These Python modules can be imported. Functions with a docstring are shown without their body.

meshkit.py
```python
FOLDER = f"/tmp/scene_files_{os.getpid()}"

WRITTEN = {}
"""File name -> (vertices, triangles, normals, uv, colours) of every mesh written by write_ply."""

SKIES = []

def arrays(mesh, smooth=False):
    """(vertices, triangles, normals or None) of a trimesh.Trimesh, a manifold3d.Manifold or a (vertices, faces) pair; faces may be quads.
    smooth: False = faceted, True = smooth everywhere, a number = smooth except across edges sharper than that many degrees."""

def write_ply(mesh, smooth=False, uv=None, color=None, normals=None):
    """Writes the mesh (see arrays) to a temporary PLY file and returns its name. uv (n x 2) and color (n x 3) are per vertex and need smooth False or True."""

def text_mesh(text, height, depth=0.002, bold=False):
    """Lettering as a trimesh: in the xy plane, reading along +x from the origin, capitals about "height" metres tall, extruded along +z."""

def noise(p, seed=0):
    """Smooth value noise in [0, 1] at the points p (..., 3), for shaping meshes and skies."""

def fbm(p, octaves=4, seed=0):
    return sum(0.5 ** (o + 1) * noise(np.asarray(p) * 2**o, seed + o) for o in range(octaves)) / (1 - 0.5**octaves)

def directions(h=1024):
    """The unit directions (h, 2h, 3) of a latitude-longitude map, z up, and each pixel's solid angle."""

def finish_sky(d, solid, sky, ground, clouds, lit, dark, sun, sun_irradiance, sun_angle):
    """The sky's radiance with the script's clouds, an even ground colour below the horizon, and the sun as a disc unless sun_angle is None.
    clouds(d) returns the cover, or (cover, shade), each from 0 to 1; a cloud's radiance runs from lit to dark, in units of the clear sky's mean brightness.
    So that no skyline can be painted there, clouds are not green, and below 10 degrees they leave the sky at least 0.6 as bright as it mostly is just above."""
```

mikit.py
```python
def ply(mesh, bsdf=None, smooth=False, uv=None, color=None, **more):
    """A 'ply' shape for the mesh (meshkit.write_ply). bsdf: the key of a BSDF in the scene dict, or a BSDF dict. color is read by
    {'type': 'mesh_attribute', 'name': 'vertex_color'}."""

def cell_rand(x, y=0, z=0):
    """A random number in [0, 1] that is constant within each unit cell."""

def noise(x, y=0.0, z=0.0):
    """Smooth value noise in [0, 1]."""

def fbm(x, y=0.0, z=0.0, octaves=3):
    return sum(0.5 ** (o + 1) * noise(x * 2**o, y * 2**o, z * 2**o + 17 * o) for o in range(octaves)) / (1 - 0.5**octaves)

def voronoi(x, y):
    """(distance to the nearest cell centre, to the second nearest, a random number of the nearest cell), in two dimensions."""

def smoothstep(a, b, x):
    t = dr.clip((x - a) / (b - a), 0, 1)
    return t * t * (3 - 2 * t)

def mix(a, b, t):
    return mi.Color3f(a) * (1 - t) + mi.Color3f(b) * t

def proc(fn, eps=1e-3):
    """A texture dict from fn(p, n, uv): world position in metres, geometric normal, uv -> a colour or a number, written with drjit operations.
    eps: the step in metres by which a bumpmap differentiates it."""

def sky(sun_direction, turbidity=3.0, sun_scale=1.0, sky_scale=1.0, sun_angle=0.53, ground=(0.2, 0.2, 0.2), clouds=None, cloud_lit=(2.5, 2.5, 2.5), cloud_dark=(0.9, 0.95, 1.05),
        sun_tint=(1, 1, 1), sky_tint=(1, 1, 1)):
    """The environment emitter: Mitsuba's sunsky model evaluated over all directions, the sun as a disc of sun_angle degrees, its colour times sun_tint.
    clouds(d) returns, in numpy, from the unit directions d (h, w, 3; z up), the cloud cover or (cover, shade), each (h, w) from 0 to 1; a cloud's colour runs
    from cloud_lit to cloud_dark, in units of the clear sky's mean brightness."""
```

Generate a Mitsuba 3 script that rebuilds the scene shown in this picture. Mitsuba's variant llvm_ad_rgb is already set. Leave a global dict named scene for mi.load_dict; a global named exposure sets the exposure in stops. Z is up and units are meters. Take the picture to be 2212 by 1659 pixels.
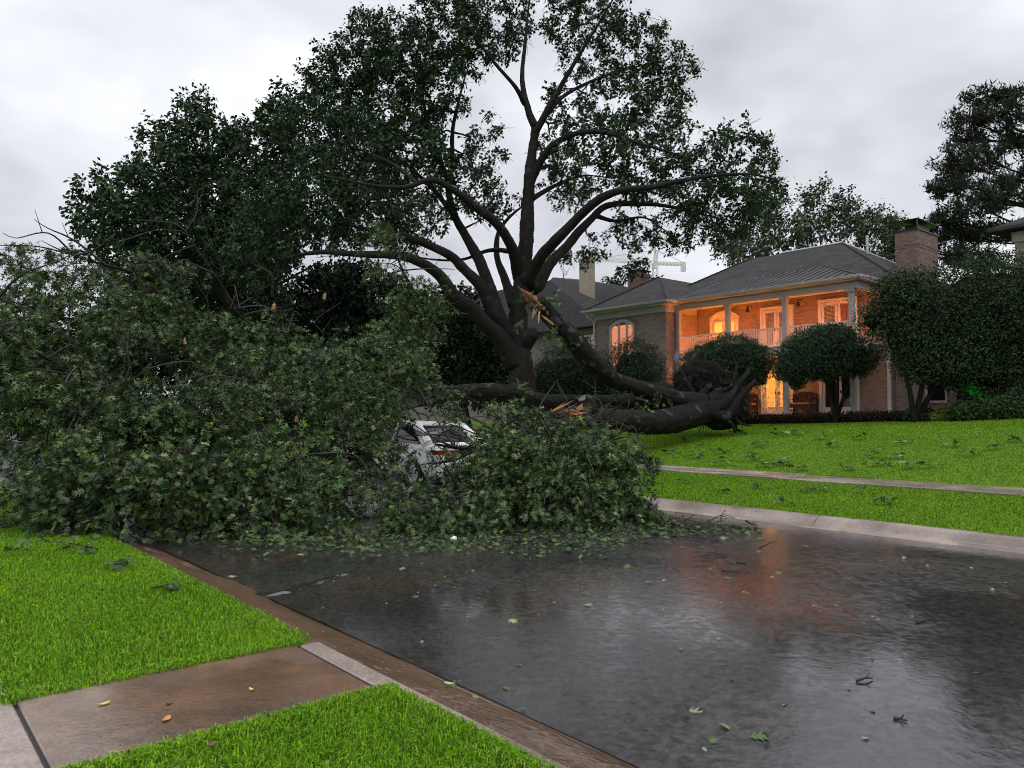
import math, random
import numpy as np, trimesh, drjit as dr, mitsuba as mi, mikit, meshkit
from mikit import proc, noise, fbm, mix, smoothstep, cell_rand
from scipy.spatial import cKDTree
T = mi.ScalarTransform4f
scene, labels = {}, {}
rng = np.random.default_rng(7)

# ------------------------------------------------------------------ camera, sky, exposure
HEAD, PITCH, EYE, FOC = math.radians(40), math.atan(30.5 / 769), np.array([0, 0, 1.7]), 769.0
FW = np.array([math.sin(HEAD) * math.cos(PITCH), math.cos(HEAD) * math.cos(PITCH), math.sin(PITCH)])
RT = np.array([math.cos(HEAD), -math.sin(HEAD), 0.0])
UP = np.cross(RT, FW)
scene['camera'] = {'type': 'perspective', 'fov': 2 * math.degrees(math.atan(512 / FOC)), 'fov_axis': 'x', 'near_clip': 0.1, 'far_clip': 3000.0,
                   'to_world': T().look_at(origin=EYE.tolist(), target=(EYE + FW).tolist(), up=[0, 0, 1])}
def overcast(d):
    el = np.clip(d[..., 2], 0, 1)
    q = d / np.maximum(d[..., 2:3] + 0.32, 0.05)
    n = meshkit.fbm(np.stack([q[..., 0] * 2.0 + 3, q[..., 1] * 2.0 + 8, q[..., 2] * 0 + 2], -1), 5, seed=11)
    f = meshkit.fbm(np.stack([q[..., 0] * 5 + 1, q[..., 1] * 5 + 4, q[..., 2] * 0 + 7], -1), 4, seed=5)
    b = (0.37 + 0.63 * el ** 1.25) * (1 + 1.05 * (n - 0.5) + 0.50 * (f - 0.5))
    return np.ones_like(el), 1 - np.clip(b, 0, 1)
scene['sky'] = mikit.sky([-0.45, -0.35, 0.82], turbidity=4, sun_scale=0.03, sun_angle=30, clouds=overcast, cloud_lit=(2.50, 2.53, 2.66), cloud_dark=(0.12, 0.14, 0.21), ground=(0.1, 0.11, 0.08))
exposure = 2.68

# ------------------------------------------------------------------ helpers
def at(X, Y, D):
    """a point of the place: direction given on a 2212-wide sketch of the view, distance D along the view axis"""
    return EYE + (FW + RT * (X / 2.16016 - 512) / FOC - UP * (Y / 2.16016 - 384) / FOC) * D
def onz(X, Y, z):
    d = at(X, Y, 1.0) - EYE
    return EYE + d * ((z - EYE[2]) / d[2])
def numbered(key):
    if key not in scene and key not in labels: return key
    k = 1
    while f'{key}_{k:03d}' in scene or f'{key}_{k:03d}' in labels: k += 1
    return f'{key}_{k:03d}'
def thing(name, label, cat, group=None):
    key = numbered(name)
    labels[key] = {'label': label, 'category': cat}
    if group: labels[key]['group'] = group
    return key
def obj(name, mesh, bsdf, parent=None, smooth=False, label=None, color=None, kind=None, **more):
    key = numbered(f'{parent}__{name}' if parent else name)
    scene[key] = mikit.ply(mesh, bsdf, smooth=smooth, color=color, **more)
    e = {}
    if label: e['label'] = label
    if kind: e['kind'] = kind
    if e: labels[key] = {**labels.get(key, {}), **e}
    return key
def tag(key, label, cat, group=None, kind=None):
    labels[key] = {'label': label, 'category': cat, **({'group': group} if group else {}), **({'kind': kind} if kind else {})}
    return key
def struct(name, mesh, bsdf, smooth=False, label=None, **k):
    return obj(name, mesh, bsdf, None, smooth, label=label, kind='structure', **k)
def join(*ms):
    vs, fs, o = [], [], 0
    for m in ms:
        v, f = (np.asarray(m.vertices), np.asarray(m.faces)) if hasattr(m, 'vertices') else m
        vs.append(v); fs.append(np.asarray(f) + o); o += len(v)
    return np.vstack(vs), np.vstack(fs)
def box(x0, x1, y0, y1, z0, z1):
    m = trimesh.creation.box((x1 - x0, y1 - y0, z1 - z0)); m.apply_translation(((x0 + x1) / 2, (y0 + y1) / 2, (z0 + z1) / 2))
    return np.array(m.vertices), np.array(m.faces)
def bev(x0, x1, y0, y1, z0, z1, c=0.01):
    """box with chamfered edges"""
    h = np.array([x1 - x0, y1 - y0, z1 - z0]) / 2; m = np.array([x0 + x1, y0 + y1, z0 + z1]) / 2
    c = min(c, h.min() * 0.45); p = []
    for s in np.ndindex(2, 2, 2):
        s = np.array(s) * 2 - 1
        for k in range(3):
            q = h - c; q[k] = h[k]; p.append(m + s * q)
    return hull(p)
def hull(p):
    m = trimesh.convex.convex_hull(np.array(p, float)); return np.array(m.vertices), np.array(m.faces)
def prism(poly, axis, a, b):
    """extrudes a 2-D polygon along an axis (0 x, 1 y, 2 z); poly gives the two other coordinates in order"""
    from shapely.geometry import Polygon
    m = trimesh.creation.extrude_polygon(Polygon(poly), b - a, engine='earcut'); v = np.array(m.vertices); f = np.array(m.faces)
    if axis == 2: w = v + [0, 0, a]
    elif axis == 1: w = np.stack([v[:, 0], v[:, 2] + a, v[:, 1]], 1); f = f[:, ::-1]
    else: w = np.stack([v[:, 2] + a, v[:, 0], v[:, 1]], 1)
    return w, f
def cyl(p, q, r, n=10, r2=None):
    return tube([p, q], [r, r if r2 is None else r2], n, caps=True)
def tube(points, radii, sides=8, caps=False, rough=0.0, seed=0, nf=3.0, furrow=0.0):
    p = np.asarray(points, float); n = len(p); radii = np.broadcast_to(radii, (n,))
    t = np.gradient(p, axis=0); t /= np.linalg.norm(t, axis=1, keepdims=True) + 1e-12
    a = np.cross(t[0], [0, 0, 1.0] if abs(t[0][2]) < 0.9 else [1.0, 0, 0]); A = []
    for i in range(n):
        a = a - t[i] * (a @ t[i]); a /= np.linalg.norm(a) + 1e-12; A.append(a)
    A = np.array(A); B = np.cross(t, A); ang = np.arange(sides) * 2 * np.pi / sides
    off = np.cos(ang)[None, :, None] * A[:, None] + np.sin(ang)[None, :, None] * B[:, None]
    R = radii[:, None] * np.ones(sides)
    if rough:
        q = p[:, None] + off * radii[:, None, None]
        R = R * (1 + rough * (meshkit.fbm(q * nf, 3, seed=seed) - 0.5) * 2)
    if furrow:
        s = np.concatenate([[0], np.cumsum(np.linalg.norm(np.diff(p, axis=0), axis=1))]); k = radii[:, None] * 9
        q = np.stack([np.cos(ang)[None] * k, np.sin(ang)[None] * k, (s * 1.6)[:, None] + ang * 0], -1)
        R = R + furrow * (np.abs(meshkit.fbm(q, 3, seed=seed + 3) - 0.5) * 4 - 0.5)
    v = (p[:, None] + off * R[..., None]).reshape(-1, 3)
    i, j = np.meshgrid(np.arange(n - 1), np.arange(sides), indexing='ij')
    q = np.stack([i * sides + j, i * sides + (j + 1) % sides, (i + 1) * sides + (j + 1) % sides, (i + 1) * sides + j], -1).reshape(-1, 4)
    f = np.vstack([q[:, [0, 1, 2]], q[:, [0, 2, 3]]])
    if caps:
        v = np.vstack([v, p[:1], p[-1:]]); k = np.arange(sides); c0, c1 = len(v) - 2, len(v) - 1
        f = np.vstack([f, np.stack([(k + 1) % sides, k, k * 0 + c0], 1), np.stack([k + (n - 1) * sides, (k + 1) % sides + (n - 1) * sides, k * 0 + c1], 1)])
    return v, f
def spline(pts, step):
    p = np.asarray(pts, float); p = np.vstack([2 * p[0] - p[1], p, 2 * p[-1] - p[-2]]); out = []
    for i in range(1, len(p) - 2):
        m = max(1, int(np.ceil(np.linalg.norm(p[i + 1, :3] - p[i, :3]) / step)))
        for s in np.arange(m) / m:
            a, b, c, d = p[i - 1], p[i], p[i + 1], p[i + 2]
            out.append(0.5 * (2 * b + (c - a) * s + (2 * a - 5 * b + 4 * c - d) * s * s + (3 * b - a - 3 * c + d) * s ** 3))
    return np.array(out + [p[-2]])
def unit(v):
    return v / (np.linalg.norm(v, axis=-1, keepdims=True) + 1e-12)
def grid(xs, ys, zf):
    X, Y = np.meshgrid(xs, ys, indexing='ij'); v = np.stack([X, Y, zf(X, Y)], -1).reshape(-1, 3); m = len(ys)
    i, j = np.meshgrid(np.arange(len(xs) - 1), np.arange(m - 1), indexing='ij')
    q = np.stack([i * m + j, (i + 1) * m + j, (i + 1) * m + j + 1, i * m + j + 1], -1).reshape(-1, 4)
    return v, np.vstack([q[:, [0, 1, 2]], q[:, [0, 2, 3]]])

# ------------------------------------------------------------------ materials
def rgb(c): return {'type': 'rgb', 'value': list(map(float, c))}
def mat(name, color, rough=0.6, spec=0.5, metallic=0.0, bump=None, scale=0.0, two=True, eps=1e-3, **more):
    b = {'type': 'principled', 'base_color': color if isinstance(color, dict) else rgb(color), 'roughness': rough, 'specular': spec, 'metallic': metallic, **more}
    if bump is not None: b = {'type': 'bumpmap', 'arbitrary': proc(bump, eps), 'scale': scale, 'bsdf': b}
    scene[name] = {'type': 'twosided', 'bsdf': b} if two else b
    return name
VC = {'type': 'mesh_attribute', 'name': 'vertex_color'}
def brick_fn(light, dark, mortar, by_x):
    def f(p, n, uv):
        u = dr.select(dr.abs(n.x) > dr.abs(n.y), p.y, p.x); row = dr.floor(p.z / 0.0762); s = u / 0.215 + 0.5 * (row - 2 * dr.floor(row / 2))
        r = cell_rand(dr.floor(s), row, 3); fu, fv = s - dr.floor(s), p.z / 0.0762 - row
        m = (fu < 0.06) | (fv < 0.16)
        c = mix(dark, light, 0.25 + 0.75 * r) * (0.8 + 0.4 * fbm(u * 0.7, p.z * 0.7, 1.0))
        return dr.select(m, mi.Color3f(mortar), c)
    return f
def brick_bump(p, n, uv):
    u = dr.select(dr.abs(n.x) > dr.abs(n.y), p.y, p.x); row = dr.floor(p.z / 0.0762); s = u / 0.215 + 0.5 * (row - 2 * dr.floor(row / 2))
    return dr.select(((s - dr.floor(s)) < 0.06) | ((p.z / 0.0762 - row) < 0.16), 0.0, 1.0)
mat('brick', proc(brick_fn((0.33, 0.248, 0.21), (0.18, 0.13, 0.108), (0.29, 0.27, 0.25), 0)), 0.75, 0.3, bump=brick_bump, scale=0.004)
mat('brick_chimney', proc(brick_fn((0.25, 0.165, 0.13), (0.11, 0.07, 0.058), (0.20, 0.17, 0.15), 0)), 0.75, 0.3, bump=brick_bump, scale=0.004)
mat('brick_beige', proc(brick_fn((0.40, 0.34, 0.26), (0.27, 0.23, 0.18), (0.36, 0.33, 0.28), 0)), 0.75, 0.3)
mat('brick_dark', proc(brick_fn((0.14, 0.09, 0.08), (0.07, 0.05, 0.045), (0.12, 0.1, 0.09), 0)), 0.75, 0.3)
mat('brick_grey', proc(brick_fn((0.22, 0.20, 0.175), (0.13, 0.12, 0.105), (0.19, 0.18, 0.16), 0)), 0.75, 0.3)
def shingle(a, b):
    def f(p, n, uv):
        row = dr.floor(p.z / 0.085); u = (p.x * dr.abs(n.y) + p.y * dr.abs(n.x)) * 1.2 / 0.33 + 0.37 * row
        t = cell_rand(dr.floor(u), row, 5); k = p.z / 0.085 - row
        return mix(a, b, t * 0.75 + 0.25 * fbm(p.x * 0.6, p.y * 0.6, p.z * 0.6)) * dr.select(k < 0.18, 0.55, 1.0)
    return f
mat('shingles', proc(shingle((0.020, 0.019, 0.020), (0.052, 0.049, 0.049))), 0.7, 0.2)
mat('shingles_dark', proc(shingle((0.010, 0.010, 0.011), (0.03, 0.029, 0.03))), 0.7, 0.2)
mat('shingles_grey', proc(shingle((0.03, 0.03, 0.032), (0.07, 0.069, 0.07))), 0.65, 0.25)
mat('metal_roof', proc(lambda p, n, uv: mix((0.025, 0.025, 0.026), (0.075, 0.075, 0.078), fbm(p.x * 2, p.y * 0.8, 3.0))), 0.55, 0.15)
mat('white_paint', proc(lambda p, n, uv: mix((0.62, 0.61, 0.60), (0.72, 0.71, 0.70), fbm(p.x * 3, p.y * 3, p.z * 3))), 0.45, 0.4)
mat('grey_paint', proc(lambda p, n, uv: mix((0.40, 0.395, 0.385), (0.48, 0.475, 0.465), fbm(p.x * 2, p.y * 2, p.z * 2))), 0.5, 0.4)
mat('stone', proc(lambda p, n, uv: mix((0.40, 0.31, 0.26), (0.22, 0.16, 0.13), fbm(p.x * 5, p.y * 5, p.z * 5))), 0.4, 0.5)
mat('dark_wood', proc(lambda p, n, uv: mix((0.035, 0.018, 0.012), (0.07, 0.035, 0.022), fbm(p.x * 8, p.y * 8, p.z * 30))), 0.45, 0.4)
mat('cushion', proc(lambda p, n, uv: mix((0.42, 0.33, 0.22), (0.34, 0.26, 0.17), fbm(p.x * 20, p.y * 20, p.z * 20))), 0.9, 0.1)
mat('blind', (0.6, 0.5, 0.38), 0.5)
mat('curtain', proc(lambda p, n, uv: mix((0.20, 0.10, 0.075), (0.30, 0.16, 0.12), noise(p.y * 22, 0, 1.0))), 0.8, 0.2)
mat('dark_glass', (0.012, 0.013, 0.015), 0.05, 0.6)
mat('dark_metal', (0.03, 0.03, 0.033), 0.4, 0.5, metallic=0.4)
mat('pale_metal', (0.55, 0.56, 0.57), 0.4, 0.5, metallic=0.3)
mat('crane_paint', (0.72, 0.72, 0.70), 0.5, 0.4)
def bark_fn(a, b, lich):
    def f(p, n, uv):
        t = fbm(p.x * 9, p.y * 9, p.z * 3, 4); l = smoothstep(0.66, 0.72, fbm(p.x * 3.1 + 5, p.y * 3.1, p.z * 3.1, 3))
        return mix(mix(a, b, t), lich, l * 0.55)
    return f
def bark_bump(p, n, uv):
    return dr.abs(fbm(p.x * 14, p.y * 14, p.z * 5, 4) - 0.5) * 2 + 0.5 * noise(p.x * 60, p.y * 60, p.z * 25)
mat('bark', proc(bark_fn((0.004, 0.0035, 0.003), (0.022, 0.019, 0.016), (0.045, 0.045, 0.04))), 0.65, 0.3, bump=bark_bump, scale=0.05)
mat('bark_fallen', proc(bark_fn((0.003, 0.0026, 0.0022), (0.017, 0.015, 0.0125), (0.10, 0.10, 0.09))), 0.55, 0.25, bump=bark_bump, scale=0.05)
mat('twig', (0.022, 0.018, 0.014), 0.6, 0.4)
mat('pale_twig', proc(lambda p, n, uv: mix((0.016, 0.014, 0.012), (0.055, 0.048, 0.042), fbm(p.x * 5, p.y * 5, p.z * 5))), 0.55, 0.35)
mat('fresh_wood', proc(lambda p, n, uv: mix((0.62, 0.30, 0.14), (0.75, 0.48, 0.26), fbm(p.x * 20, p.y * 20, p.z * 4))), 0.6, 0.3)
mat('heartwood', proc(lambda p, n, uv: mix((0.16, 0.05, 0.03), (0.34, 0.13, 0.07), fbm(p.x * 20, p.y * 20, p.z * 4))), 0.6, 0.3)
mat('cut_wood', (0.13, 0.125, 0.11), 0.7, 0.3)
mat('soil', proc(lambda p, n, uv: mix((0.004, 0.0033, 0.0028), (0.013, 0.010, 0.008), fbm(p.x * 6, p.y * 6, p.z * 6, 4))), 0.8, 0.3, bump=lambda p, n, uv: fbm(p.x * 10, p.y * 10, p.z * 10, 4), scale=0.12)
mat('leaf', VC, 0.46, 0.2)
mat('leaf_dull', VC, 0.7, 0.2)
scene['grass_blade'] = {'type': 'twosided', 'bsdf': {'type': 'principled', 'base_color': VC, 'roughness': 0.6, 'specular': 0.12}}
mat('turf', proc(lambda p, n, uv: mix((0.055, 0.13, 0.005), (0.12, 0.24, 0.010), fbm(p.x * 6, p.y * 6, p.z * 2, 4))), 0.8, 0.2, bump=lambda p, n, uv: noise(p.x * 45, p.y * 45, 0.0) + fbm(p.x * 14, p.y * 14, 0.0), scale=0.03)
mat('earth', proc(lambda p, n, uv: mix((0.03, 0.045, 0.015), (0.07, 0.10, 0.03), fbm(p.x * 0.6, p.y * 0.6, 0.0, 4))), 0.9, 0.2)
def road_rough(p, n, uv):
    w = fbm(p.x * 0.55 + 4, p.y * 0.55, 2.0, 4)
    return 0.075 + 0.09 * smoothstep(0.40, 0.60, w) + 0.17 * smoothstep(0.3, 0.75, fbm(p.x * 22, p.y * 22, 0.0)) * (0.4 + 0.6 * w)
def road_col(p, n, uv):
    g = 0.5 * noise(p.x * 85, p.y * 85, 1.0) + 0.5 * noise(p.x * 28, p.y * 28, 4.0)
    t = fbm(p.x * 0.8, p.y * 0.8, 5.0, 4); brown = smoothstep(0.48, 0.7, fbm(p.x * 0.9 + 9, p.y * 0.9 + 3, 8.0, 4))
    return mix(mix((0.012, 0.0115, 0.0115), (0.036, 0.034, 0.034), t), (0.04, 0.027, 0.02), brown * 0.6) * (0.2 + 1.6 * g)
def road_bump(p, n, uv):
    w = smoothstep(0.42, 0.62, fbm(p.x * 0.55 + 4, p.y * 0.55, 2.0, 4))
    return (0.45 + 0.55 * w) * (fbm(p.x * 14, p.y * 14, 0.0, 3) * 0.75 + noise(p.x * 42, p.y * 42, 0.0) * 0.22)
mat('wet_asphalt', proc(road_col), proc(road_rough), 1.0, bump=road_bump, scale=0.0023, clearcoat=1.0, clearcoat_gloss=0.92, eps=3e-3)
def conc(a, b, st):
    def f(p, n, uv):
        t = smoothstep(0.33, 0.67, fbm(p.x * 2.2, p.y * 2.2, p.z * 2.2, 4)); g = noise(p.x * 110, p.y * 110, p.z * 110) * 0.6 + noise(p.x * 47, p.y * 47, p.z * 47) * 0.4; s = smoothstep(0.42, 0.60, fbm(p.x * 1.3 + 2, p.y * 0.9 + 6, 1.0, 4))
        return mix(mix(a, b, t), st, s * 0.8) * (0.62 + 0.76 * g)
    return f
def conc_bump(p, n, uv): return noise(p.x * 130, p.y * 130, p.z * 130) * 0.5 + fbm(p.x * 9, p.y * 9, 0.0)
def wet_rough(p, n, uv): return 0.06 + 0.34 * smoothstep(0.4, 0.62, fbm(p.x * 1.6 + 1, p.y * 1.6, 3.0, 4))
mat('kerb_concrete', proc(conc((0.32, 0.26, 0.22), (0.22, 0.175, 0.148), (0.13, 0.098, 0.08))), proc(wet_rough), 0.5, bump=conc_bump, scale=0.003)
muddy_, clean_ = conc((0.19, 0.108, 0.062), (0.105, 0.062, 0.038), (0.052, 0.037, 0.028)), conc((0.25, 0.185, 0.15), (0.155, 0.113, 0.092), (0.065, 0.052, 0.046))
def walk_fn(p, n, uv):
    m = smoothstep(-0.25, 0.35, (p.x - 1.15) - 0.5 * (p.y - 4.4) + 1.6 * (fbm(p.x * 1.7, p.y * 1.7, 4.0, 4) - 0.5))
    return mix(clean_(p, n, uv), muddy_(p, n, uv), m)
mat('walk_concrete', proc(walk_fn), proc(wet_rough), 0.5, bump=conc_bump, scale=0.003)
mat('muddy_concrete', proc(muddy_), proc(wet_rough), 0.5, bump=conc_bump, scale=0.003)
mat('pavement_concrete', proc(conc((0.35, 0.285, 0.25), (0.26, 0.205, 0.178), (0.17, 0.135, 0.118))), proc(wet_rough), 0.5, bump=conc_bump, scale=0.003)
mat('joint_filler', (0.012, 0.012, 0.014), 0.5)
def flow(p, n, uv): return fbm(p.x * 16, p.y * 4.5, 0.0, 4) + 0.4 * noise(p.x * 50, p.y * 22, 0.0)
mat('muddy_water', proc(lambda p, n, uv: mix((0.06, 0.037, 0.024), (0.14, 0.085, 0.055), fbm(p.x * 7, p.y * 1.5, 2.0))), 0.07, 0.5, bump=flow, scale=0.010, eps=3e-3)
mat('car_paint', (0.80, 0.80, 0.80), 0.25, 0.5, clearcoat=1.0, clearcoat_gloss=0.95)
mat('rubber', (0.012, 0.012, 0.012), 0.7, 0.3)
mat('red_lens', (0.28, 0.008, 0.012), 0.1, 0.6)
mat('rim_metal', (0.35, 0.35, 0.36), 0.3, 0.5, metallic=0.8)
mat('white_scrap', (0.8, 0.8, 0.78), 0.6)
def emit(name, c, k): scene[name] = None
def lamp(c, k): return {'type': 'area', 'radiance': rgb(np.array(c) * k)}

# ------------------------------------------------------------------ ground
def zt(x, y):
    """height of the ground on the far side of the road"""
    x = np.asarray(x, float); y = np.asarray(y, float)
    s = np.interp(x, [11.4, 14.9, 16.2, 18.5, 21.4, 24.5, 27.5, 30, 33], [0.12, 0.32, 0.36, 0.58, 0.92, 1.14, 1.28, 1.42, 1.45])
    t = np.clip((x - 16) / 11, 0, 1)
    return s + t * np.clip(0.027 * (17 - y), -0.25, 0.25) + np.where(x > 16.5, 0.05 * (meshkit.fbm(np.stack([x * 0.25, y * 0.25, x * 0], -1), 2, seed=3) - 0.5), 0)
lx = np.concatenate([[-400, -150, -60, -25, -10, -4], np.linspace(-2, 2.30, 12)])
ly = np.concatenate([[-300, -100, -30, -8], np.linspace(-2, 3.86, 10)]); ly2 = np.concatenate([np.linspace(5.08, 16, 18), [22, 30, 45, 70, 120, 250, 500]])
struct('ground', grid(np.array([-600, 0, 7, 14, 60, 900]), np.array([-600, 0, 100, 900]), lambda x, y: x * 0 - 0.35), 'earth')
struct('parkway_lawn', grid(np.linspace(0.66, 2.30, 8), ly, lambda x, y: x * 0 + 0.115), 'turf')
struct('parkway_lawn', grid(np.linspace(0.66, 2.30, 8), ly2, lambda x, y: x * 0 + 0.115), 'turf')
struct('near_yard', grid(np.array([-400, -150, -60, -20, -5, -0.75]), np.concatenate([ly, ly2]), lambda x, y: x * 0 + 0.115), 'turf')
def road_z(x, y): return 0.05 * (1 - ((x - 6.9) / 4.0) ** 2) + 0.012 * (meshkit.fbm(np.stack([x * 0.5, y * 0.5, x * 0], -1), 2, seed=9) - 0.5)
ry = np.concatenate([[-300, -60, -15], np.linspace(-6, 24, 61), [30, 40, 60, 100, 200, 500]])
struct('road', grid(np.linspace(2.90, 10.90, 33), ry, road_z), 'wet_asphalt', smooth=True)
far_x = np.concatenate([np.linspace(11.46, 14.9, 10)]); fy = np.concatenate([[-300, -60, -15], np.linspace(-6, 34, 51), [45, 60, 100, 250, 500]])
struct('verge_lawn', grid(far_x, fy, zt), 'turf', smooth=True)
far_x = np.concatenate([np.linspace(16.2, 33, 40), [40, 60, 120, 300, 900]])
struct('front_lawn', grid(far_x, fy, zt), 'turf', smooth=True)
# near kerb with its gutter, in cast lengths
kerb = thing('kerb', 'near concrete kerb and gutter', 'kerb'); labels[kerb] = {'kind': 'structure', 'label': 'near concrete kerb and gutter along the parkway grass'}
prof = [(2.305, -0.3), (2.945, -0.3), (2.945, -0.012), (2.60, -0.035), (2.50, -0.02), (2.472, 0.02), (2.455, 0.105), (2.435, 0.128), (2.32, 0.130), (2.305, 0.12)]
ys = [-9, -6, -3, 0, 2.2, 5.0, 8.05, 11.1, 14.15, 17.2, 20.2, 26, 40, 80]
for a, b in zip(ys[:-1], ys[1:]): obj('segment', prism(prof, 1, a + 0.004, b - 0.004), 'muddy_concrete' if a > 4 else 'kerb_concrete', kerb, smooth=40)
kerb2 = 'far_kerb'; labels[kerb2] = {'kind': 'structure', 'label': 'far concrete kerb with a wide rolled gutter'}
prof = [(10.86, -0.3), (11.455, -0.3), (11.455, 0.125), (11.40, 0.14), (11.30, 0.135), (11.22, 0.095), (11.15, 0.035), (11.08, 0.012), (10.86, 0.004)]
ys = [-9, -6, -3, 0, 3.1, 6.1, 9.3, 12.3, 15.4, 18.4, 21.5, 30, 50, 90]
for a, b in zip(ys[:-1], ys[1:]): obj('segment', prism(prof, 1, a + 0.006, b - 0.006), 'kerb_concrete', kerb2, smooth=40)
# muddy runoff in the near gutter, ragged edge over the asphalt
wy = np.linspace(-3, 16, 381); wu = np.linspace(0, 1, 26)
U, Y = np.meshgrid(wu, wy, indexing='ij')
edge = 2.84 - 0.018 * np.clip(Y[0] - 5.5, 0, 7) + 0.08 * (meshkit.fbm(np.stack([Y[0] * 0.9, Y[0] * 0 + 3, Y[0] * 0], -1), 4, seed=2) - 0.5) + 0.10 * np.exp(-((Y[0] - 7.6) / 0.8) ** 2) + 0.05
Xw = 2.468 + U * (edge[None] - 2.468)
swell = 0.004 * np.sin(Y * 9 + 3 * U + 4 * meshkit.fbm(np.stack([Xw * 3, Y * 1.2, Xw * 0], -1), 3, seed=4)) * np.sin(np.pi * U)
Zw = 0.017 + 0.012 * (meshkit.fbm(np.stack([Xw * 9, Y * 2.5, Xw * 0], -1), 4, seed=8) - 0.5) * np.sin(np.pi * np.clip(U * 1.05, 0, 1)) + swell - 0.024 * U ** 6 - 0.01 * (1 - U) ** 6
i, j = np.meshgrid(np.arange(25), np.arange(380), indexing='ij'); q = np.stack([i * 381 + j, (i + 1) * 381 + j, (i + 1) * 381 + j + 1, i * 381 + j + 1], -1).reshape(-1, 4)
struct('runoff_water', (np.stack([Xw, Y, Zw], -1).reshape(-1, 3), np.vstack([q[:, [0, 1, 2]], q[:, [0, 2, 3]]])), 'muddy_water', smooth=True)
mat('ripple_water', (0.02, 0.018, 0.017), 0.06, 1.0)
rp_ = spline([onz(548, 1278, 0.03), onz(600, 1276, 0.03), onz(660, 1262, 0.03), onz(770, 1230, 0.03)], 0.02); rk = np.linspace(0, 1, len(rp_)); rt_ = unit(np.gradient(rp_, axis=0)); rs_ = np.stack([-rt_[:, 1], rt_[:, 0], rt_[:, 2] * 0], 1); ru = np.linspace(-1, 1, 9)
rw = 0.17 * (1 - 0.55 * rk) * (1 + 0.5 * (meshkit.noise(rp_ * 6, 2) - 0.5)); rh = 0.030 * np.sin(np.pi * np.clip(rk * 0.93 + 0.06, 0, 1)) ** 0.6
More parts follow.
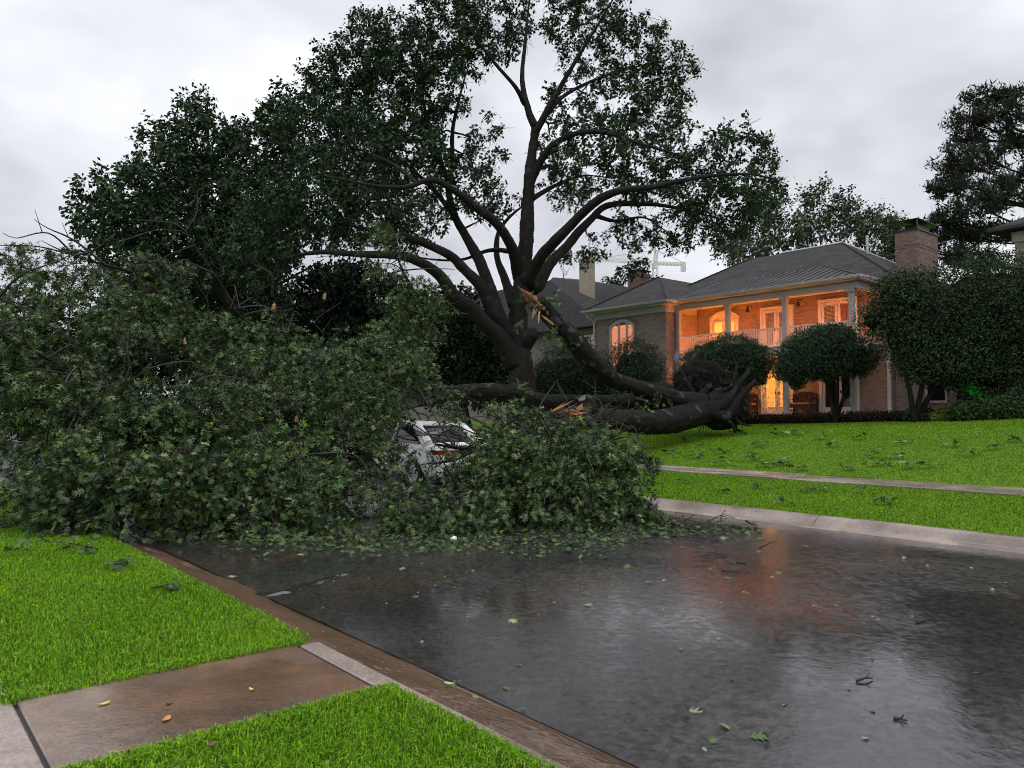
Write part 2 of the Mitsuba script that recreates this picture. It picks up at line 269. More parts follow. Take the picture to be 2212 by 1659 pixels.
V = rp_[:, None] + rs_[:, None] * (rw[:, None] * ru[None])[..., None]; V[..., 2] = road_z(np.maximum(V[..., 0], 2.9), V[..., 1]) - 0.004 + rh[:, None] * np.cos(ru * np.pi / 2)[None] ** 2 * (0.7 + 0.6 * meshkit.noise(V * [14, 14, 0], 5)); i, j = np.meshgrid(np.arange(len(rp_) - 1), np.arange(8), indexing='ij'); q = np.stack([i * 9 + j, i * 9 + j + 1, (i + 1) * 9 + j + 1, (i + 1) * 9 + j], -1).reshape(-1, 4)
struct('water_ripple', (V.reshape(-1, 3), np.vstack([q[:, [0, 1, 2]], q[:, [0, 2, 3]]])), 'ripple_water', smooth=True)
# pavements and the short walk to the kerb
pave = 'near_pavement'; labels[pave] = {'kind': 'structure', 'label': 'near concrete pavement'}
for a, b in [(-6, -4.5), (-4.5, -3), (-3, -1.5), (-1.5, 0), (0, 1.3), (1.3, 2.6), (2.6, 3.86), (3.86, 5.08), (5.08, 6.6), (6.6, 8.1), (8.1, 9.6), (9.6, 11.1), (11.1, 14), (14, 18), (18, 26)]:
    obj('slab', bev(-0.74, 0.650, a + 0.006, b - 0.006, -0.05, 0.130, 0.008), 'pavement_concrete', pave)
walk = 'short_walk'; labels[walk] = {'kind': 'structure', 'label': 'wet brown concrete walk between pavement and kerb'}
obj('slab', bev(0.672, 2.278, 3.868, 5.072, -0.05, 0.132, 0.008), 'walk_concrete', walk)
obj('joint_filler', box(2.279, 2.304, 3.868, 5.072, -0.05, 0.121), 'joint_filler', walk)
obj('joint_filler', box(0.651, 0.671, 3.868, 5.072, -0.05, 0.110), 'joint_filler', walk)
fpave = 'far_pavement'; labels[fpave] = {'kind': 'structure', 'label': 'far concrete pavement across the front lawn'}
for k in range(-6, 26):
    a, b = k * 1.5, k * 1.5 + 1.5
    obj('slab', bev(14.9, 16.2, a + 0.012, b - 0.012, 0.1, 0.362 + 0.006 * math.sin(k * 2.3), 0.015), 'pavement_concrete', fpave)

# ------------------------------------------------------------------ grass
def blades(P, length, width, cols, segs, lean=0.55, seed=0):
    r = np.random.default_rng(seed + 5000); n = len(P); ang = r.uniform(0, 2 * np.pi, n); d = np.stack([np.cos(ang), np.sin(ang), ang * 0], 1)
    side = np.stack([-d[:, 1], d[:, 0], ang * 0], 1) * (width * r.uniform(0.7, 1.3, n))[:, None] / 2
    L = (length * r.uniform(0.55, 1.25, n))[:, None]; k = (lean * r.uniform(0.2, 1.4, n))[:, None]; up = np.array([[0, 0, 1.0]])
    if segs == 1:
        v = np.stack([P - side, P + side, P + (up * (1 - 0.35 * k) + d * k) * L], 1); f = np.array([[0, 1, 2]])
    else:
        m = P + (up * 0.62 + d * k * 0.28) * L; t = P + (up * (1 - 0.45 * k) + d * k * 1.0) * L
        v = np.stack([P - side, P + side, m - side * 0.8, m + side * 0.8, t], 1); f = np.array([[0, 1, 3], [0, 3, 2], [2, 3, 4]])
    F = (np.arange(n)[:, None, None] * v.shape[1] + f[None]).reshape(-1, 3); c = np.repeat(cols, v.shape[1], 0)
    return (v.reshape(-1, 3), F), c
def grass_cols(P, seed, a=(0.108, 0.275, 0.006), b=(0.25, 0.47, 0.015)):
    r = np.random.default_rng(seed + 9000); t = 0.9 * (meshkit.fbm(P * [1.1, 1.1, 0] + 5, 4, seed=seed) - 0.5) + r.uniform(0, 1, len(P))
    c = np.array(a) * (1 - t[:, None]) + np.array(b) * t[:, None]; dry = r.uniform(0, 1, len(P)); c[dry < 0.03] = [0.36, 0.36, 0.09]; c[dry > 0.86] = [0.06, 0.17, 0.012]; c[(dry > 0.72) & (dry < 0.80)] = [0.17, 0.25, 0.03]
    return c * r.uniform(0.6, 1.3, (len(P), 1))
def scatter(n, x0, x1, y0, y1, zf, seed):
    r = np.random.default_rng(seed); x, y = r.uniform(x0, x1, n), r.uniform(y0, y1, n); return np.stack([x, y, zf(x, y)], 1)
flat = lambda x, y: x * 0 + 0.113
P = scatter(62000, 0.62, 2.36, 5.04, 11.2, flat, 1); P2 = scatter(9000, 0.6, 2.36, 11.2, 17, flat, 2); Pe = scatter(5000, 0.60, 2.36, 5.00, 5.16, flat, 3); Pk = scatter(9000, 2.25, 2.43, 5.05, 12, lambda x, y: x * 0 + 0.12, 4)
P = np.vstack([P, P2, Pe, Pk]); P[:, 2] += 0.0
m, c = blades(P, 0.048, 0.0068, grass_cols(P, 1), 2, seed=1)
tag(obj('grass', m, 'grass_blade', color=c), 'bright green grass of the parkway on the left beyond the brown walk', 'grass', kind='stuff')
P = np.vstack([scatter(34000, 0.68, 2.36, 1.6, 3.90, flat, 5), scatter(5000, 0.68, 2.36, 3.80, 3.93, flat, 6), scatter(3500, 2.27, 2.38, 1.8, 3.9, flat, 8)])
m, c = blades(P, 0.052, 0.0060, grass_cols(P, 2), 2, seed=2)
tag(obj('grass', m, 'grass_blade', color=c), 'bright green grass in the foreground in front of the brown walk', 'grass', kind='stuff')
P = np.vstack([scatter(90000, 11.42, 14.95, 0.5, 14.5, zt, 7), scatter(9000, 11.42, 14.95, 14.5, 26, zt, 9)])
m, c = blades(P, 0.040, 0.012, grass_cols(P, 3, (0.105, 0.24, 0.006), (0.215, 0.38, 0.013)), 1, seed=3)
tag(obj('grass', m, 'grass_blade', color=c), 'grass of the strip between the far kerb and far pavement', 'grass', kind='stuff')
P = np.vstack([scatter(110000, 16.15, 28.2, 2.5, 18, zt, 10), scatter(20000, 16.15, 27, 18, 34, zt, 11)])
m, c = blades(P, 0.040, 0.016, grass_cols(P, 4, (0.105, 0.24, 0.006), (0.215, 0.38, 0.013)), 1, seed=4)
tag(obj('grass', m, 'grass_blade', color=c), 'grass of the rising front lawn below the brick house', 'grass', kind='stuff')

# ------------------------------------------------------------------ leaves and trees
def lobed():
    """a deeply lobed oak leaf, one unit long along x: midrib points joined to three pointed lobes a side and the tip"""
    v = [(0, 0, 0), (0.22, 0, 0.02), (0.45, 0, 0.03), (0.68, 0, 0.01), (1.0, 0, -0.08)]; f = []
    for s in (-1, 1):
        k = len(v); v += [(x, s * y, z) for x, y, z in [(0.12, 0.03, 0.01), (0.36, 0.34, 0.06), (0.33, 0.065, 0.03), (0.64, 0.42, 0.05), (0.57, 0.06, 0.03), (0.86, 0.27, 0.0), (0.78, 0.055, 0.0)]]
        t = [(0, 1, k), (1, k + 1, k), (1, k + 2, k + 1), (1, 2, k + 2), (2, k + 3, k + 2), (2, k + 4, k + 3), (2, 3, k + 4), (3, k + 5, k + 4), (3, k + 6, k + 5), (3, 4, k + 6)]
        f += [q if s > 0 else q[::-1] for q in t]
    return np.array(v, float), np.array(f)
LOBED = lobed()
SIMPLE_LOBED = (np.array([(0, 0, 0), (1, 0, -0.06), (0.5, 0.06, 0.02), (0.5, -0.06, 0.02), (0.2, 0, 0), (0.42, 0, 0.02), (0.45, 0.42, 0.06), (0.45, -0.42, 0.06), (0.5, 0, 0.01), (0.7, 0, 0.0), (0.85, 0.34, 0.03), (0.85, -0.34, 0.03)], float),
                np.array([[0, 2, 3], [3, 2, 1], [4, 5, 6], [4, 7, 5], [8, 9, 10], [8, 11, 9]]))
OVAL = (np.array([(0, 0, 0), (0.5, 0.30, 0.05), (1, 0, -0.05), (0.5, -0.30, 0.05)], float), np.array([[0, 1, 2], [0, 2, 3]]))
NEEDLE = (np.array([(0, -0.03, 0), (0, 0.03, 0), (1, 0, -0.04)], float), np.array([[0, 1, 2]]))
def leaves(P, axis, normal, size, template, cols):
    n = len(P); a = unit(axis); nn = normal - a * (a * normal).sum(1, keepdims=True); nn = unit(nn); b = np.cross(nn, a)
    tv, tf = template; v = P[:, None] + size[:, None, None] * (tv[None, :, 0, None] * a[:, None] + tv[None, :, 1, None] * b[:, None] + tv[None, :, 2, None] * nn[:, None])
    return (v.reshape(-1, 3), (np.arange(n)[:, None, None] * len(tv) + tf[None]).reshape(-1, 3)), np.repeat(cols, len(tv), 0)
def merge(parts):
    return join(*[p[0] for p in parts]), np.vstack([p[1] for p in parts])
def blob_points(blobs, dens, r, mind=0.0, ydepth=1.0):
    """cluster centres spread in a union of balls; each blob is (centre, radius, density factor)"""
    out = []
    for c, R, k in blobs:
        n = max(3, int(dens * k * R ** 2)); u = unit(r.normal(size=(n, 3))) * (r.uniform(0.12, 1, (n, 1)) ** (1 / 2.4)) * R
        u *= 0.85 + 0.45 * meshkit.noise(u * 1.4 + c, 3)[:, None]
        out.append(c + u * [1, 1, 0.92])
    P = np.vstack(out)
    if mind:
        keep = np.ones(len(P), bool); tree = cKDTree(P)
        for a, b in sorted(tree.query_pairs(mind)):
            if keep[a] and keep[b]: keep[b] = False
        P = P[keep]
    return P
def grow(nodes, rad, P, r, base=0.016, gain=0.010, up=0.25, maxr=0.10):
    """branches from the limb nodes to every cluster centre, nearest first; returns tubes"""
    nodes, rad = list(nodes), list(rad); tubes = []
    d0 = cKDTree(np.array(nodes)).query(P)[0]; order = np.argsort(d0); tree = None
    for k, i in enumerate(order):
        if k % 40 == 0: tree = cKDTree(np.array(nodes))
        c = P[i]; dist, near = tree.query(c, k=4); near = [n for n in np.atleast_1d(near) if n < len(nodes)]
        b = min(near, key=lambda n: np.linalg.norm(nodes[n] - c) - 1.5 * min(rad[n], 0.1))
        p0 = np.array(nodes[b]); L = np.linalg.norm(c - p0)
        if L < 0.05: continue
        mid = (p0 + c) / 2 + r.normal(size=3) * 0.13 * L + np.array([0, 0, up * 0.3 * L]); m = max(2, int(L / 0.45) + 1); s = np.linspace(0, 1, m + 1)[:, None]
        q = (1 - s) ** 2 * p0 + 2 * s * (1 - s) * mid + s ** 2 * c; q[1:-1] += r.normal(size=(m - 1, 3)) * 0.035 * min(L, 2)
        r0 = min(0.75 * rad[b], base + gain * L, maxr); rr = np.linspace(r0, max(0.006, 0.4 * r0), m + 1)
        tubes.append(tube(q, rr, 5 if r0 > 0.025 else 4)); nodes.extend(q[1:]); rad.extend(rr[1:])
    return tubes
def limb_nodes(limbs, step=0.35):
    N, R, M = [], [], []
    for pts, r0, r1 in limbs:
        r1 = r1 * 0.45
        p = spline(np.asarray(pts), step); s = np.linspace(0, 1, len(p)); s = s ** 0.8; rr = r0 * (1 - s) + r1 * s
        N.append(p); R.append(rr); M.append((p, rr))
    return np.vstack(N), np.concatenate(R), M
def limb_mesh(p, rr, seed=0, rough=0.13, wob=0.5, big=False):
    q = p.copy(); k = np.arange(len(p)) / len(p); q[1:-1] += (np.stack([meshkit.noise(np.stack([p[:, 0] * 0.9, p[:, 1] * 0.9, p[:, 2] * 0.9], -1), seed + e) for e in range(3)], -1)[1:-1] - 0.5) * wob * np.minimum(rr[1:-1, None] * 1.6, 0.35)
    fine = spline(np.column_stack([q, rr]), 0.10 if big else 0.16); fr = fine[:, 3] * (1 + 0.06 * (meshkit.noise(fine[:, :3] * 1.1, seed + 9) - 0.5) * 2)
    return tube(fine[:, :3], fr, (44 if big else 24 if rr[0] > 0.3 else 14) if rr[0] > 0.12 else 9, caps=True, rough=rough if rr[0] > 0.1 else 0.06, seed=seed, nf=4.0, furrow=0.035 if big else 0.0), fine
def palette(n, r, cols, spread=0.25):
    cols = np.array(cols); k = r.integers(0, len(cols), n); return cols[k] * r.uniform(1 - spread, 1 + spread, (n, 1)) * r.uniform(0.93, 1.07, (n, 3))
OAK_DARK = [(0.025, 0.055, 0.023), (0.034, 0.070, 0.028), (0.020, 0.042, 0.020), (0.048, 0.088, 0.034)]
def crown_leaves(P, per, rc, size, r, cols, wind=(0, 0, 0), droop=0.5, template=OVAL, var=0.35):
    n = len(P) * per; cid = np.repeat(np.arange(len(P)), per)
    # a few twig ends in each cluster carry the leaves, so clumps and gaps stay
    tw = unit(r.normal(size=(len(P), 6, 3)) + [0, 0, 0.15]) * r.uniform(0.35, 1, (len(P), 6, 1)) * rc; t = r.integers(0, 6, n)
    off = tw[cid, t]; pos = P[cid] + off * r.uniform(0.35, 1.05, (n, 1)) + r.normal(size=(n, 3)) * rc * 0.20
    ax = unit(off) * 0.7 + r.normal(size=(n, 3)) * 0.6 + np.array([0, 0, -droop]) + np.array(wind)
    nm = r.normal(size=(n, 3)) + [0, 0, 0.9]; cf = r.uniform(1 - var, 1 + var, (len(P), 1))[cid]
    return leaves(pos, ax, nm, size * r.uniform(0.65, 1.25, n), template, palette(n, r, cols) * cf)
def B(l, D):
    """blobs from (sketch x, sketch y, radius, extra distance, density) at the distance D"""
    return [(at(x, y, D + e), R / 2.16016 * (D + e) / FOC, k) for x, y, R, e, k in l]
def A(l, D):
    return [at(x, y, D + e) for x, y, e in l]
WIND = -RT * 0.55 + np.array([0, 0, -0.1])

# standing oak in the neighbouring front yard
DO = 30.0
oak = thing('oak_tree', 'tall standing oak with spreading dark limbs and airy crown between the two houses', 'tree')
tr_base = at(1127, 870, DO); tr_base[2] = zt(tr_base[0], tr_base[1]) - 0.15
trunk = [tr_base, *A([(1127, 845, 0), (1126, 800, 0), (1122, 750, 0), (1118, 690, 0.1), (1124, 635, 0.1), (1134, 560, 0.2), (1139, 470, 0.3), (1145, 382, 0.4), (1157, 273, 0.5)], DO)]
LIMBS = [
    (A([(1112, 790, -0.1), (1080, 735, -0.5), (1048, 700, -0.9), (1018, 664, -1.2), (978, 636, -1.6), (940, 590, -2.2), (880, 556, -2.8), (790, 550, -3.2), (690, 545, -3.6), (600, 560, -4)], DO), 0.40, 0.08),
    (A([(1104, 745, 0.1), (1085, 700, -0.2), (1062, 665, -0.4), (1030, 612, -0.6), (994, 574, -0.8), (965, 550, -1.0), (900, 520, -1.5), (820, 500, -2), (720, 480, -2.4)], DO), 0.36, 0.07),
    (A([(1078, 690, 0.0), (1054, 610, 0.5), (1030, 555, 0.9), (1005, 510, 1.2), (984, 470, 1.4), (972, 420, 1.6), (976, 340, 1.7), (980, 270, 1.8), (992, 215, 2.0), (1010, 150, 2.2)], DO), 0.30, 0.06),
    (A([(1110, 660, 0.3), (1090, 600, 1.2), (1074, 550, 1.8), (1076, 505, 2.2), (1100, 470, 2.6), (1135, 440, 3.0)], DO), 0.24, 0.07),
    (A([(1122, 600, 0.2), (1108, 540, -0.6), (1075, 490, -1.3), (1038, 455, -1.8), (985, 415, -2.4), (930, 388, -3.0), (875, 404, -3.4), (800, 400, -4), (700, 380, -4.4)], DO), 0.26, 0.06),
    (A([(1134, 610, 0.0), (1165, 560, -0.7), (1202, 518, -1.4), (1268, 453, -2.2), (1328, 416, -2.8), (1420, 402, -3.2), (1530, 380, -3.6), (1620, 376, -4), (1680, 390, -4.4)], DO), 0.28, 0.05),
    (A([(1150, 625, 0.1), (1180, 585, 0.6), (1213, 543, 1.1), (1272, 478, 1.8), (1311, 444, 2.2), (1380, 440, 2.6), (1448, 447, 2.9), (1530, 466, 3.2), (1590, 480, 3.4)], DO), 0.27, 0.05),
    (A([(1285, 466, 1.9), (1330, 477, 2.4), (1390, 470, 2.8), (1440, 500, 3.2)], DO), 0.11, 0.04),
    (A([(1145, 400, 0.4), (1180, 330, 0.0), (1224, 295, -0.4), (1289, 284, -0.9), (1366, 305, -1.4), (1450, 330, -1.9), (1520, 350, -2.3)], DO), 0.17, 0.04),
    (A([(1155, 290, 0.5), (1180, 240, 0.3), (1210, 190, 0.1), (1257, 110, -0.3), (1306, 30, -0.7), (1340, -30, -1)], DO), 0.15, 0.04),
    (A([(1160, 280, 0.5), (1210, 215, 1.2), (1284, 172, 2.0), (1366, 147, 2.8), (1440, 130, 3.4)], DO), 0.12, 0.04),
    (A([(1157, 275, 0.5), (1138, 230, 0.6), (1128, 180, 0.7), (1137, 60, 1.0), (1147, -20, 1.2)], DO), 0.16, 0.05),
    (A([(1134, 225, 0.6), (1115, 191, 0.2), (1060, 125, -0.6), (1016, 65, -1.2), (990, 0, -1.6)], DO), 0.11, 0.04),
    (A([(975, 400, 1.5), (935, 310, 1.0), (915, 220, 0.6), (905, 150, 0.3), (880, 80, 0)], DO), 0.13, 0.04),
    (A([(984, 470, 1.4), (925, 400, 2.2), (850, 330, 3.0), (790, 270, 3.6), (740, 220, 4)], DO), 0.13, 0.04),
    (A([(900, 395, -3.2), (840, 350, -2.4), (770, 320, -1.8), (700, 300, -1.2)], DO), 0.09, 0.04),
    (A([(1150, 430, 0.3), (1200, 400, 1.6), (1260, 380, 2.8), (1330, 385, 3.6)], DO), 0.12, 0.04),
    (A([(1120, 545, 0.3), (1060, 540, 1.6), (1000, 560, 2.8), (930, 560, 3.6), (860, 545, 4.2)], DO), 0.12, 0.04),
]
N, R, M = limb_nodes([(trunk, 0.62, 0.17), *LIMBS])
tp, tf_ = M[0]; rr = np.interp(np.arange(len(tp)), [0, 1, 3, 6, 12, len(tp) - 1], [0.95, 0.72, 0.60, 0.58, 0.46, 0.17]); rr = np.where(np.arange(len(tp)) > 12, np.interp(tp[:, 2], [tp[12, 2], tp[-1, 2]], [0.40, 0.16]), rr)
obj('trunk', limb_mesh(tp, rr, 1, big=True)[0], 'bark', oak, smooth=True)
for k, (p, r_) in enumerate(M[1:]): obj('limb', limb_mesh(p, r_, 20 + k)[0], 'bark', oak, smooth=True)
kn = at(1163, 705, DO - 0.3); obj('knot', limb_mesh(np.array([at(1130, 745, DO), at(1150, 725, DO - 0.2), at(1160, 718, DO - 0.3)]), np.array([0.34, 0.30, 0.22]), 77)[0], 'bark', oak, smooth=True)
r1 = np.random.default_rng(101)
OB = [(800, 95, 75, 1, .9), (735, 180, 85, 1, 1), (690, 280, 95, 0, 1), (870, 130, 95, 0, 1), (960, 70, 90, 0, .9), (1060, 40, 100, 1, .8), (1180, 20, 80, 1, .6), (1300, 30, 80, 0, .8), (1270, 110, 60, 2, .6), (1385, 110, 75, 1, .8), (1440, 180, 70, 1, .8),
      (1440, 250, 60, 0, .7), (1340, 220, 80, 1, .7), (1230, 230, 60, 1, .55), (840, 230, 110, 1, 1.05), (940, 200, 70, 0, .8), (1030, 120, 50, 1, .5), (770, 350, 115, -1, 1.1), (890, 330, 100, 0, 1.0), (1000, 390, 85, 0, .8), (1060, 300, 50, 1, .5), (1270, 330, 95, 0, .75), (1390, 350, 95, -1, .8),
      (1230, 400, 60, 2, .6), (1500, 380, 85, -2, .85), (1600, 330, 70, -2.5, .9), (1650, 400, 55, -3.5, .85), (1560, 450, 70, 0, .8), (1460, 470, 65, 2, .75), (1350, 500, 45, 2, .6), (1280, 545, 34, 1.5, .8), (1390, 545, 30, 2, .8), (1540, 500, 30, 2.5, .9), (1470, 530, 25, 2.5, .9), (1620, 465, 40, -1, .8),
      (690, 430, 110, -3, 1.15), (800, 460, 95, -2.5, 1.1), (900, 470, 70, -1, .9), (610, 480, 90, -3.5, 1.1), (1080, 440, 45, 2, .5), (560, 560, 70, -4, 1), (1180, 330, 40, 0, .5), (1375, 575, 22, 2, 1.1), (1220, 560, 25, 1.4, .8)]
CP = blob_points([(c, R, k * (1.12 if c @ RT < -2 else 1.0)) for c, R, k in B([(x, y, q, e + 1.0, k) for x, y, q, e, k in OB], DO)], 36, r1, 0.30)
tw = grow(N, R, CP, r1, base=0.030, gain=0.028, maxr=0.14)
obj('branches', join(*tw), 'bark', oak, smooth=True, kind='stuff')
m, c = crown_leaves(CP, 42, 0.38, 0.165, r1, OAK_DARK, WIND, 0.45)
obj('crown', m, 'leaf_dull', oak, color=c, kind='stuff')
ft = []
for c_ in CP:
    for _ in range(4):
        d = unit(r1.normal(size=3) + [0, 0, 0.1]) * r1.uniform(0.3, 0.6); ft.append(tube(np.array([c_, c_ + d * 0.5 + r1.normal(size=3) * 0.04, c_ + d + [0, 0, -0.08]]), [0.013, 0.010, 0.006], 3))
obj('fine_twigs', join(*ft), 'bark', oak, kind='stuff')
print('oak clusters', len(CP), 'leaf tris', len(m[1]))

# second oak, further back on the left
DL = 37.0
oak2 = thing('oak_tree', 'dense dark oak behind the fallen crown, left of the tall standing oak', 'tree')
b0 = at(520, 880, DL); b0[2] = 0.6
TR2 = [b0, *A([(520, 800, 0), (515, 700, 0), (505, 600, 0.5), (490, 480, 0.5), (470, 380, 0), (440, 270, 0)], DL)]
L2 = [(A([(515, 690, 0), (450, 600, -1.5), (370, 520, -3), (280, 470, -4)], DL), 0.22, 0.05), (A([(510, 640, 0), (570, 540, -1), (610, 440, -2), (640, 340, -2)], DL), 0.22, 0.05), (A([(500, 560, 0.5), (420, 470, 2), (370, 400, 3)], DL), 0.16, 0.05), (A([(512, 660, 0), (610, 610, 2), (700, 560, 3)], DL), 0.16, 0.05)]
N, R, M = limb_nodes([(TR2, 0.5, 0.06), *L2]); obj('trunk', limb_mesh(*M[0], 3)[0], 'bark', oak2, smooth=True)
for k, (p, r_) in enumerate(M[1:]): obj('limb', limb_mesh(p, r_, 40 + k)[0], 'bark', oak2, smooth=True)
r2 = np.random.default_rng(102)
LB = [(430, 235, 40, 0, 1.1), (440, 310, 75, 0, 1.1), (375, 290, 40, -1, 1), (355, 370, 75, -2, 1.1), (470, 400, 100, 0, 1.1), (570, 330, 85, -1, 1), (600, 250, 50, -2, 1), (560, 430, 100, -1, 1.1), (300, 440, 90, -3, 1.1), (220, 470, 60, -4, 1), (200, 410, 30, -4, .8), (390, 500, 110, -2, 1.1), (270, 540, 90, -3, 1), (500, 540, 110, 1, 1.1),
      (400, 620, 100, 1, 1), (570, 560, 80, 2, 1), (540, 660, 90, 2, 1), (310, 640, 90, 0, .9)]
CP = blob_points(B(LB, DL), 38, r2, 0.34)
obj('branches', join(*grow(N, R, CP, r2)), 'bark', oak2, smooth=True, kind='stuff')
m, c = crown_leaves(CP, 38, 0.52, 0.22, r2, OAK_DARK, WIND, 0.45); obj('crown', m, 'leaf', oak2, color=c, kind='stuff')
print('oak2', len(CP), len(m[1]))

# simple background trees
def back_tree(name, label, X, D, zbase, blobs, cols, dens=30, per=55, rc=0.7, size=0.24, seed=0, template=OVAL, trunk_r=0.25, top=None, group=None, droop=0.4, wind=WIND, mind=0.3):
    t = thing(name, label, 'tree', group); r = np.random.default_rng(seed); bl = B(blobs, D)
    base = at(X, 895, D); base[2] = zbase; cs = np.array([b[0] for b in bl]); tp = cs.mean(0); tp[2] = cs[:, 2].max()
    if top is not None: tp = at(top[0], top[1], D)
    limbs = [([base, base * 0.6 + tp * 0.4 + r.normal(size=3) * 0.2, tp], trunk_r, 0.04)]
    mid = base * 0.65 + tp * 0.35
    for c_ in cs: limbs.append(([mid + (tp - base) * r.uniform(-0.1, 0.15), (mid + c_) / 2 + [0, 0, 0.2], c_], trunk_r * 0.4, 0.03))
    N, R, M = limb_nodes(limbs, 0.5); obj('trunk', limb_mesh(*M[0], seed)[0], 'bark', t, smooth=True)
    P = blob_points(bl, dens, r, mind); obj('branches', join(*[limb_mesh(p, q, seed + k)[0] for k, (p, q) in enumerate(M[1:])], *grow(N, R, P, r)), 'bark', t, smooth=True, kind='stuff')
    m, c = crown_leaves(P, per, rc, size, r, cols, wind, droop, template); obj('crown', m, 'leaf_dull', t, color=c, kind='stuff'); print(t, len(P), len(m[1]))
    return t
MID = [(0.065, 0.090, 0.050), (0.085, 0.115, 0.06), (0.050, 0.072, 0.042)]
GRN = [(0.030, 0.060, 0.022), (0.042, 0.078, 0.028), (0.022, 0.042, 0.018)]
BLK = [(0.014, 0.026, 0.014), (0.020, 0.034, 0.018), (0.011, 0.020, 0.012)]
back_tree('broadleaf_tree', 'feathery mid green tree rising behind the main roof of the brick house', 1800, 62, 1.4, [(1640, 500, 60, 2, 1), (1720, 470, 55, 0, .9), (1770, 430, 40, 0, .9), (1830, 450, 50, 0, .9), (1880, 480, 45, 1, .9), (1590, 530, 45, 2, 1), (1700, 540, 70, 0, 1), (1800, 530, 80, 1, 1), (1900, 530, 50, 1, .8), (1660, 430, 40, 4, .9), (1620, 570, 50, 0, .8)], MID, 7, 60, 0.9, 0.28, 201, mind=0.45)
back_tree('broadleaf_tree', 'small leafy tree tip showing between the brick house chimney and the roof vent pipe', 1935, 58, 1.4, [(1930, 490, 30, 0, .9), (1920, 545, 35, 0, 1), (1960, 520, 30, 1, .7)], MID, 11, 60, 0.9, 0.28, 202)
back_tree('broadleaf_tree', 'dark distant tree behind the beige chimney of the neighbouring house', 1330, 90, 1.4, [(1330, 610, 22, 0, 1), (1375, 590, 22, 0, 1), (1395, 640, 40, 0, .8), (1330, 650, 30, 0, .8)], BLK, 5, 60, 1.1, 0.4, 203)
back_tree('cedar_tree', 'dark spiky cedar behind the fallen crown, left of the tall oak trunk', 740, 44, 1.0, [(720, 650, 75, 0, 1.2), (790, 640, 60, 0, 1.1), (740, 720, 110, 0, 1.2), (640, 720, 90, 0, 1.2), (850, 700, 90, 0, 1.2), (720, 600, 30, 0, 1), (770, 590, 26, 0, 1), (680, 620, 30, 0, 1), (820, 610, 28, 0, 1), (560, 740, 80, 2, 1.2), (760, 800, 110, 0, 1.2)], BLK, 20, 52, 0.7, 0.28, 204, droop=-0.5, wind=(0, 0, 0.2))
back_tree('evergreen_tree', 'near black evergreen in front of the neighbouring house, behind the oak trunk', 1010, 36, 1.0, [(1000, 730, 75, 0, 1.3), (960, 680, 50, 0, 1.2), (1060, 760, 70, 0, 1.3), (900, 740, 70, 0, 1.2), (1030, 820, 60, 0, 1.2), (1070, 830, 40, 0, 1), (930, 830, 60, 1, .8), (1000, 660, 40, 1, 1)], BLK, 26, 70, 0.6, 0.2, 205, droop=0.2)
back_tree('broadleaf_tree', 'far dark trees edge at the left end of the street, nearest the picture edge', 60, 95, 0.2, [(20, 820, 70, 0, 1), (110, 800, 70, 0, 1), (200, 780, 90, 0, 1), (-60, 800, 80, 0, 1), (60, 740, 60, 0, 1)], BLK, 5, 60, 1.4, 0.5, 206, mind=0.6)
back_tree('broadleaf_tree', 'far dark tree behind the fallen crown, second from the left picture edge', 330, 80, 0.4, [(300, 760, 110, 0, 1), (420, 740, 110, 0, 1), (360, 680, 80, 0, 1), (500, 770, 90, 0, 1), (250, 820, 70, 0, 1)], BLK, 5, 60, 1.3, 0.45, 207, mind=0.6)

# pine at the right edge
pine = thing('pine_tree', 'tall dark pine with layered boughs at the right edge behind the chimney', 'tree')
DP = 46.0; rp = np.random.default_rng(301); pb = at(2240, 895, DP); pb[2] = 1.4; ptop = at(2225, 170, DP)
pt = np.array([pb * (1 - s) + ptop * s for s in np.linspace(0, 1, 14)]); obj('trunk', limb_mesh(pt, np.linspace(0.34, 0.06, 14), 5)[0], 'bark', pine, smooth=True)
BR = [(2130, 210, 60, 28), (2100, 255, 62, 32), (2090, 300, 65, 34), (2070, 345, 60, 34), (2085, 390, 75, 40), (2045, 410, 50, 30), (2110, 440, 80, 40), (2060, 470, 60, 36), (2035, 510, 60, 36), (2090, 505, 80, 40), (2060, 560, 60, 38), (2120, 560, 70, 36), (2140, 340, 75, 36), (2160, 250, 60, 30), (2180, 210, 50, 26), (2160, 420, 80, 40), (2170, 500, 80, 40), (2190, 300, 60, 30), (2200, 380, 70, 34), (2000, 540, 30, 24)]
tubes_, cl = [], []
for (x, y, rad, n) in BR:
    e = rp.uniform(-2.2, 2.2); tip = at(x, y, DP + e); z0 = tip[2] + rp.uniform(-1.5, -0.4); s = np.clip((z0 - pb[2]) / (ptop[2] - pb[2]), 0.05, 0.97); p0 = pb * (1 - s) + ptop * s
    q = spline([p0, (p0 + tip) / 2 + [0, 0, -0.25], tip], 0.4); tubes_.append(tube(q, np.linspace(0.09, 0.02, len(q)), 5))
    R_ = rad / 2.16 * DP / FOC
    for _ in range(int(n * 0.75)):
        c_ = tip + unit(rp.normal(size=3)) * R_ * 0.85 * rp.uniform(0.1, 1) ** 0.6 * [1, 1, 0.42]; j = rp.integers(len(q) // 2, len(q)); tubes_.append(tube(np.array([q[j], (q[j] + c_) / 2 + rp.normal(size=3) * 0.1, c_]), [0.025, 0.018, 0.012], 4)); cl.append(c_)
for (x, y, w) in [(2230, 300, 8), (2240, 420, 10), (2245, 540, 12), (2300, 250, 8), (2320, 400, 10), (2340, 520, 10), (2280, 330, 10)]:
    for _ in range(w * 2): cl.append(at(x, y, DP) + unit(rp.normal(size=3)) * 1.8 * rp.uniform(0.2, 1) * [1, 1, 0.5])
obj('branches', join(*tubes_), 'bark', pine, smooth=True, kind='stuff')
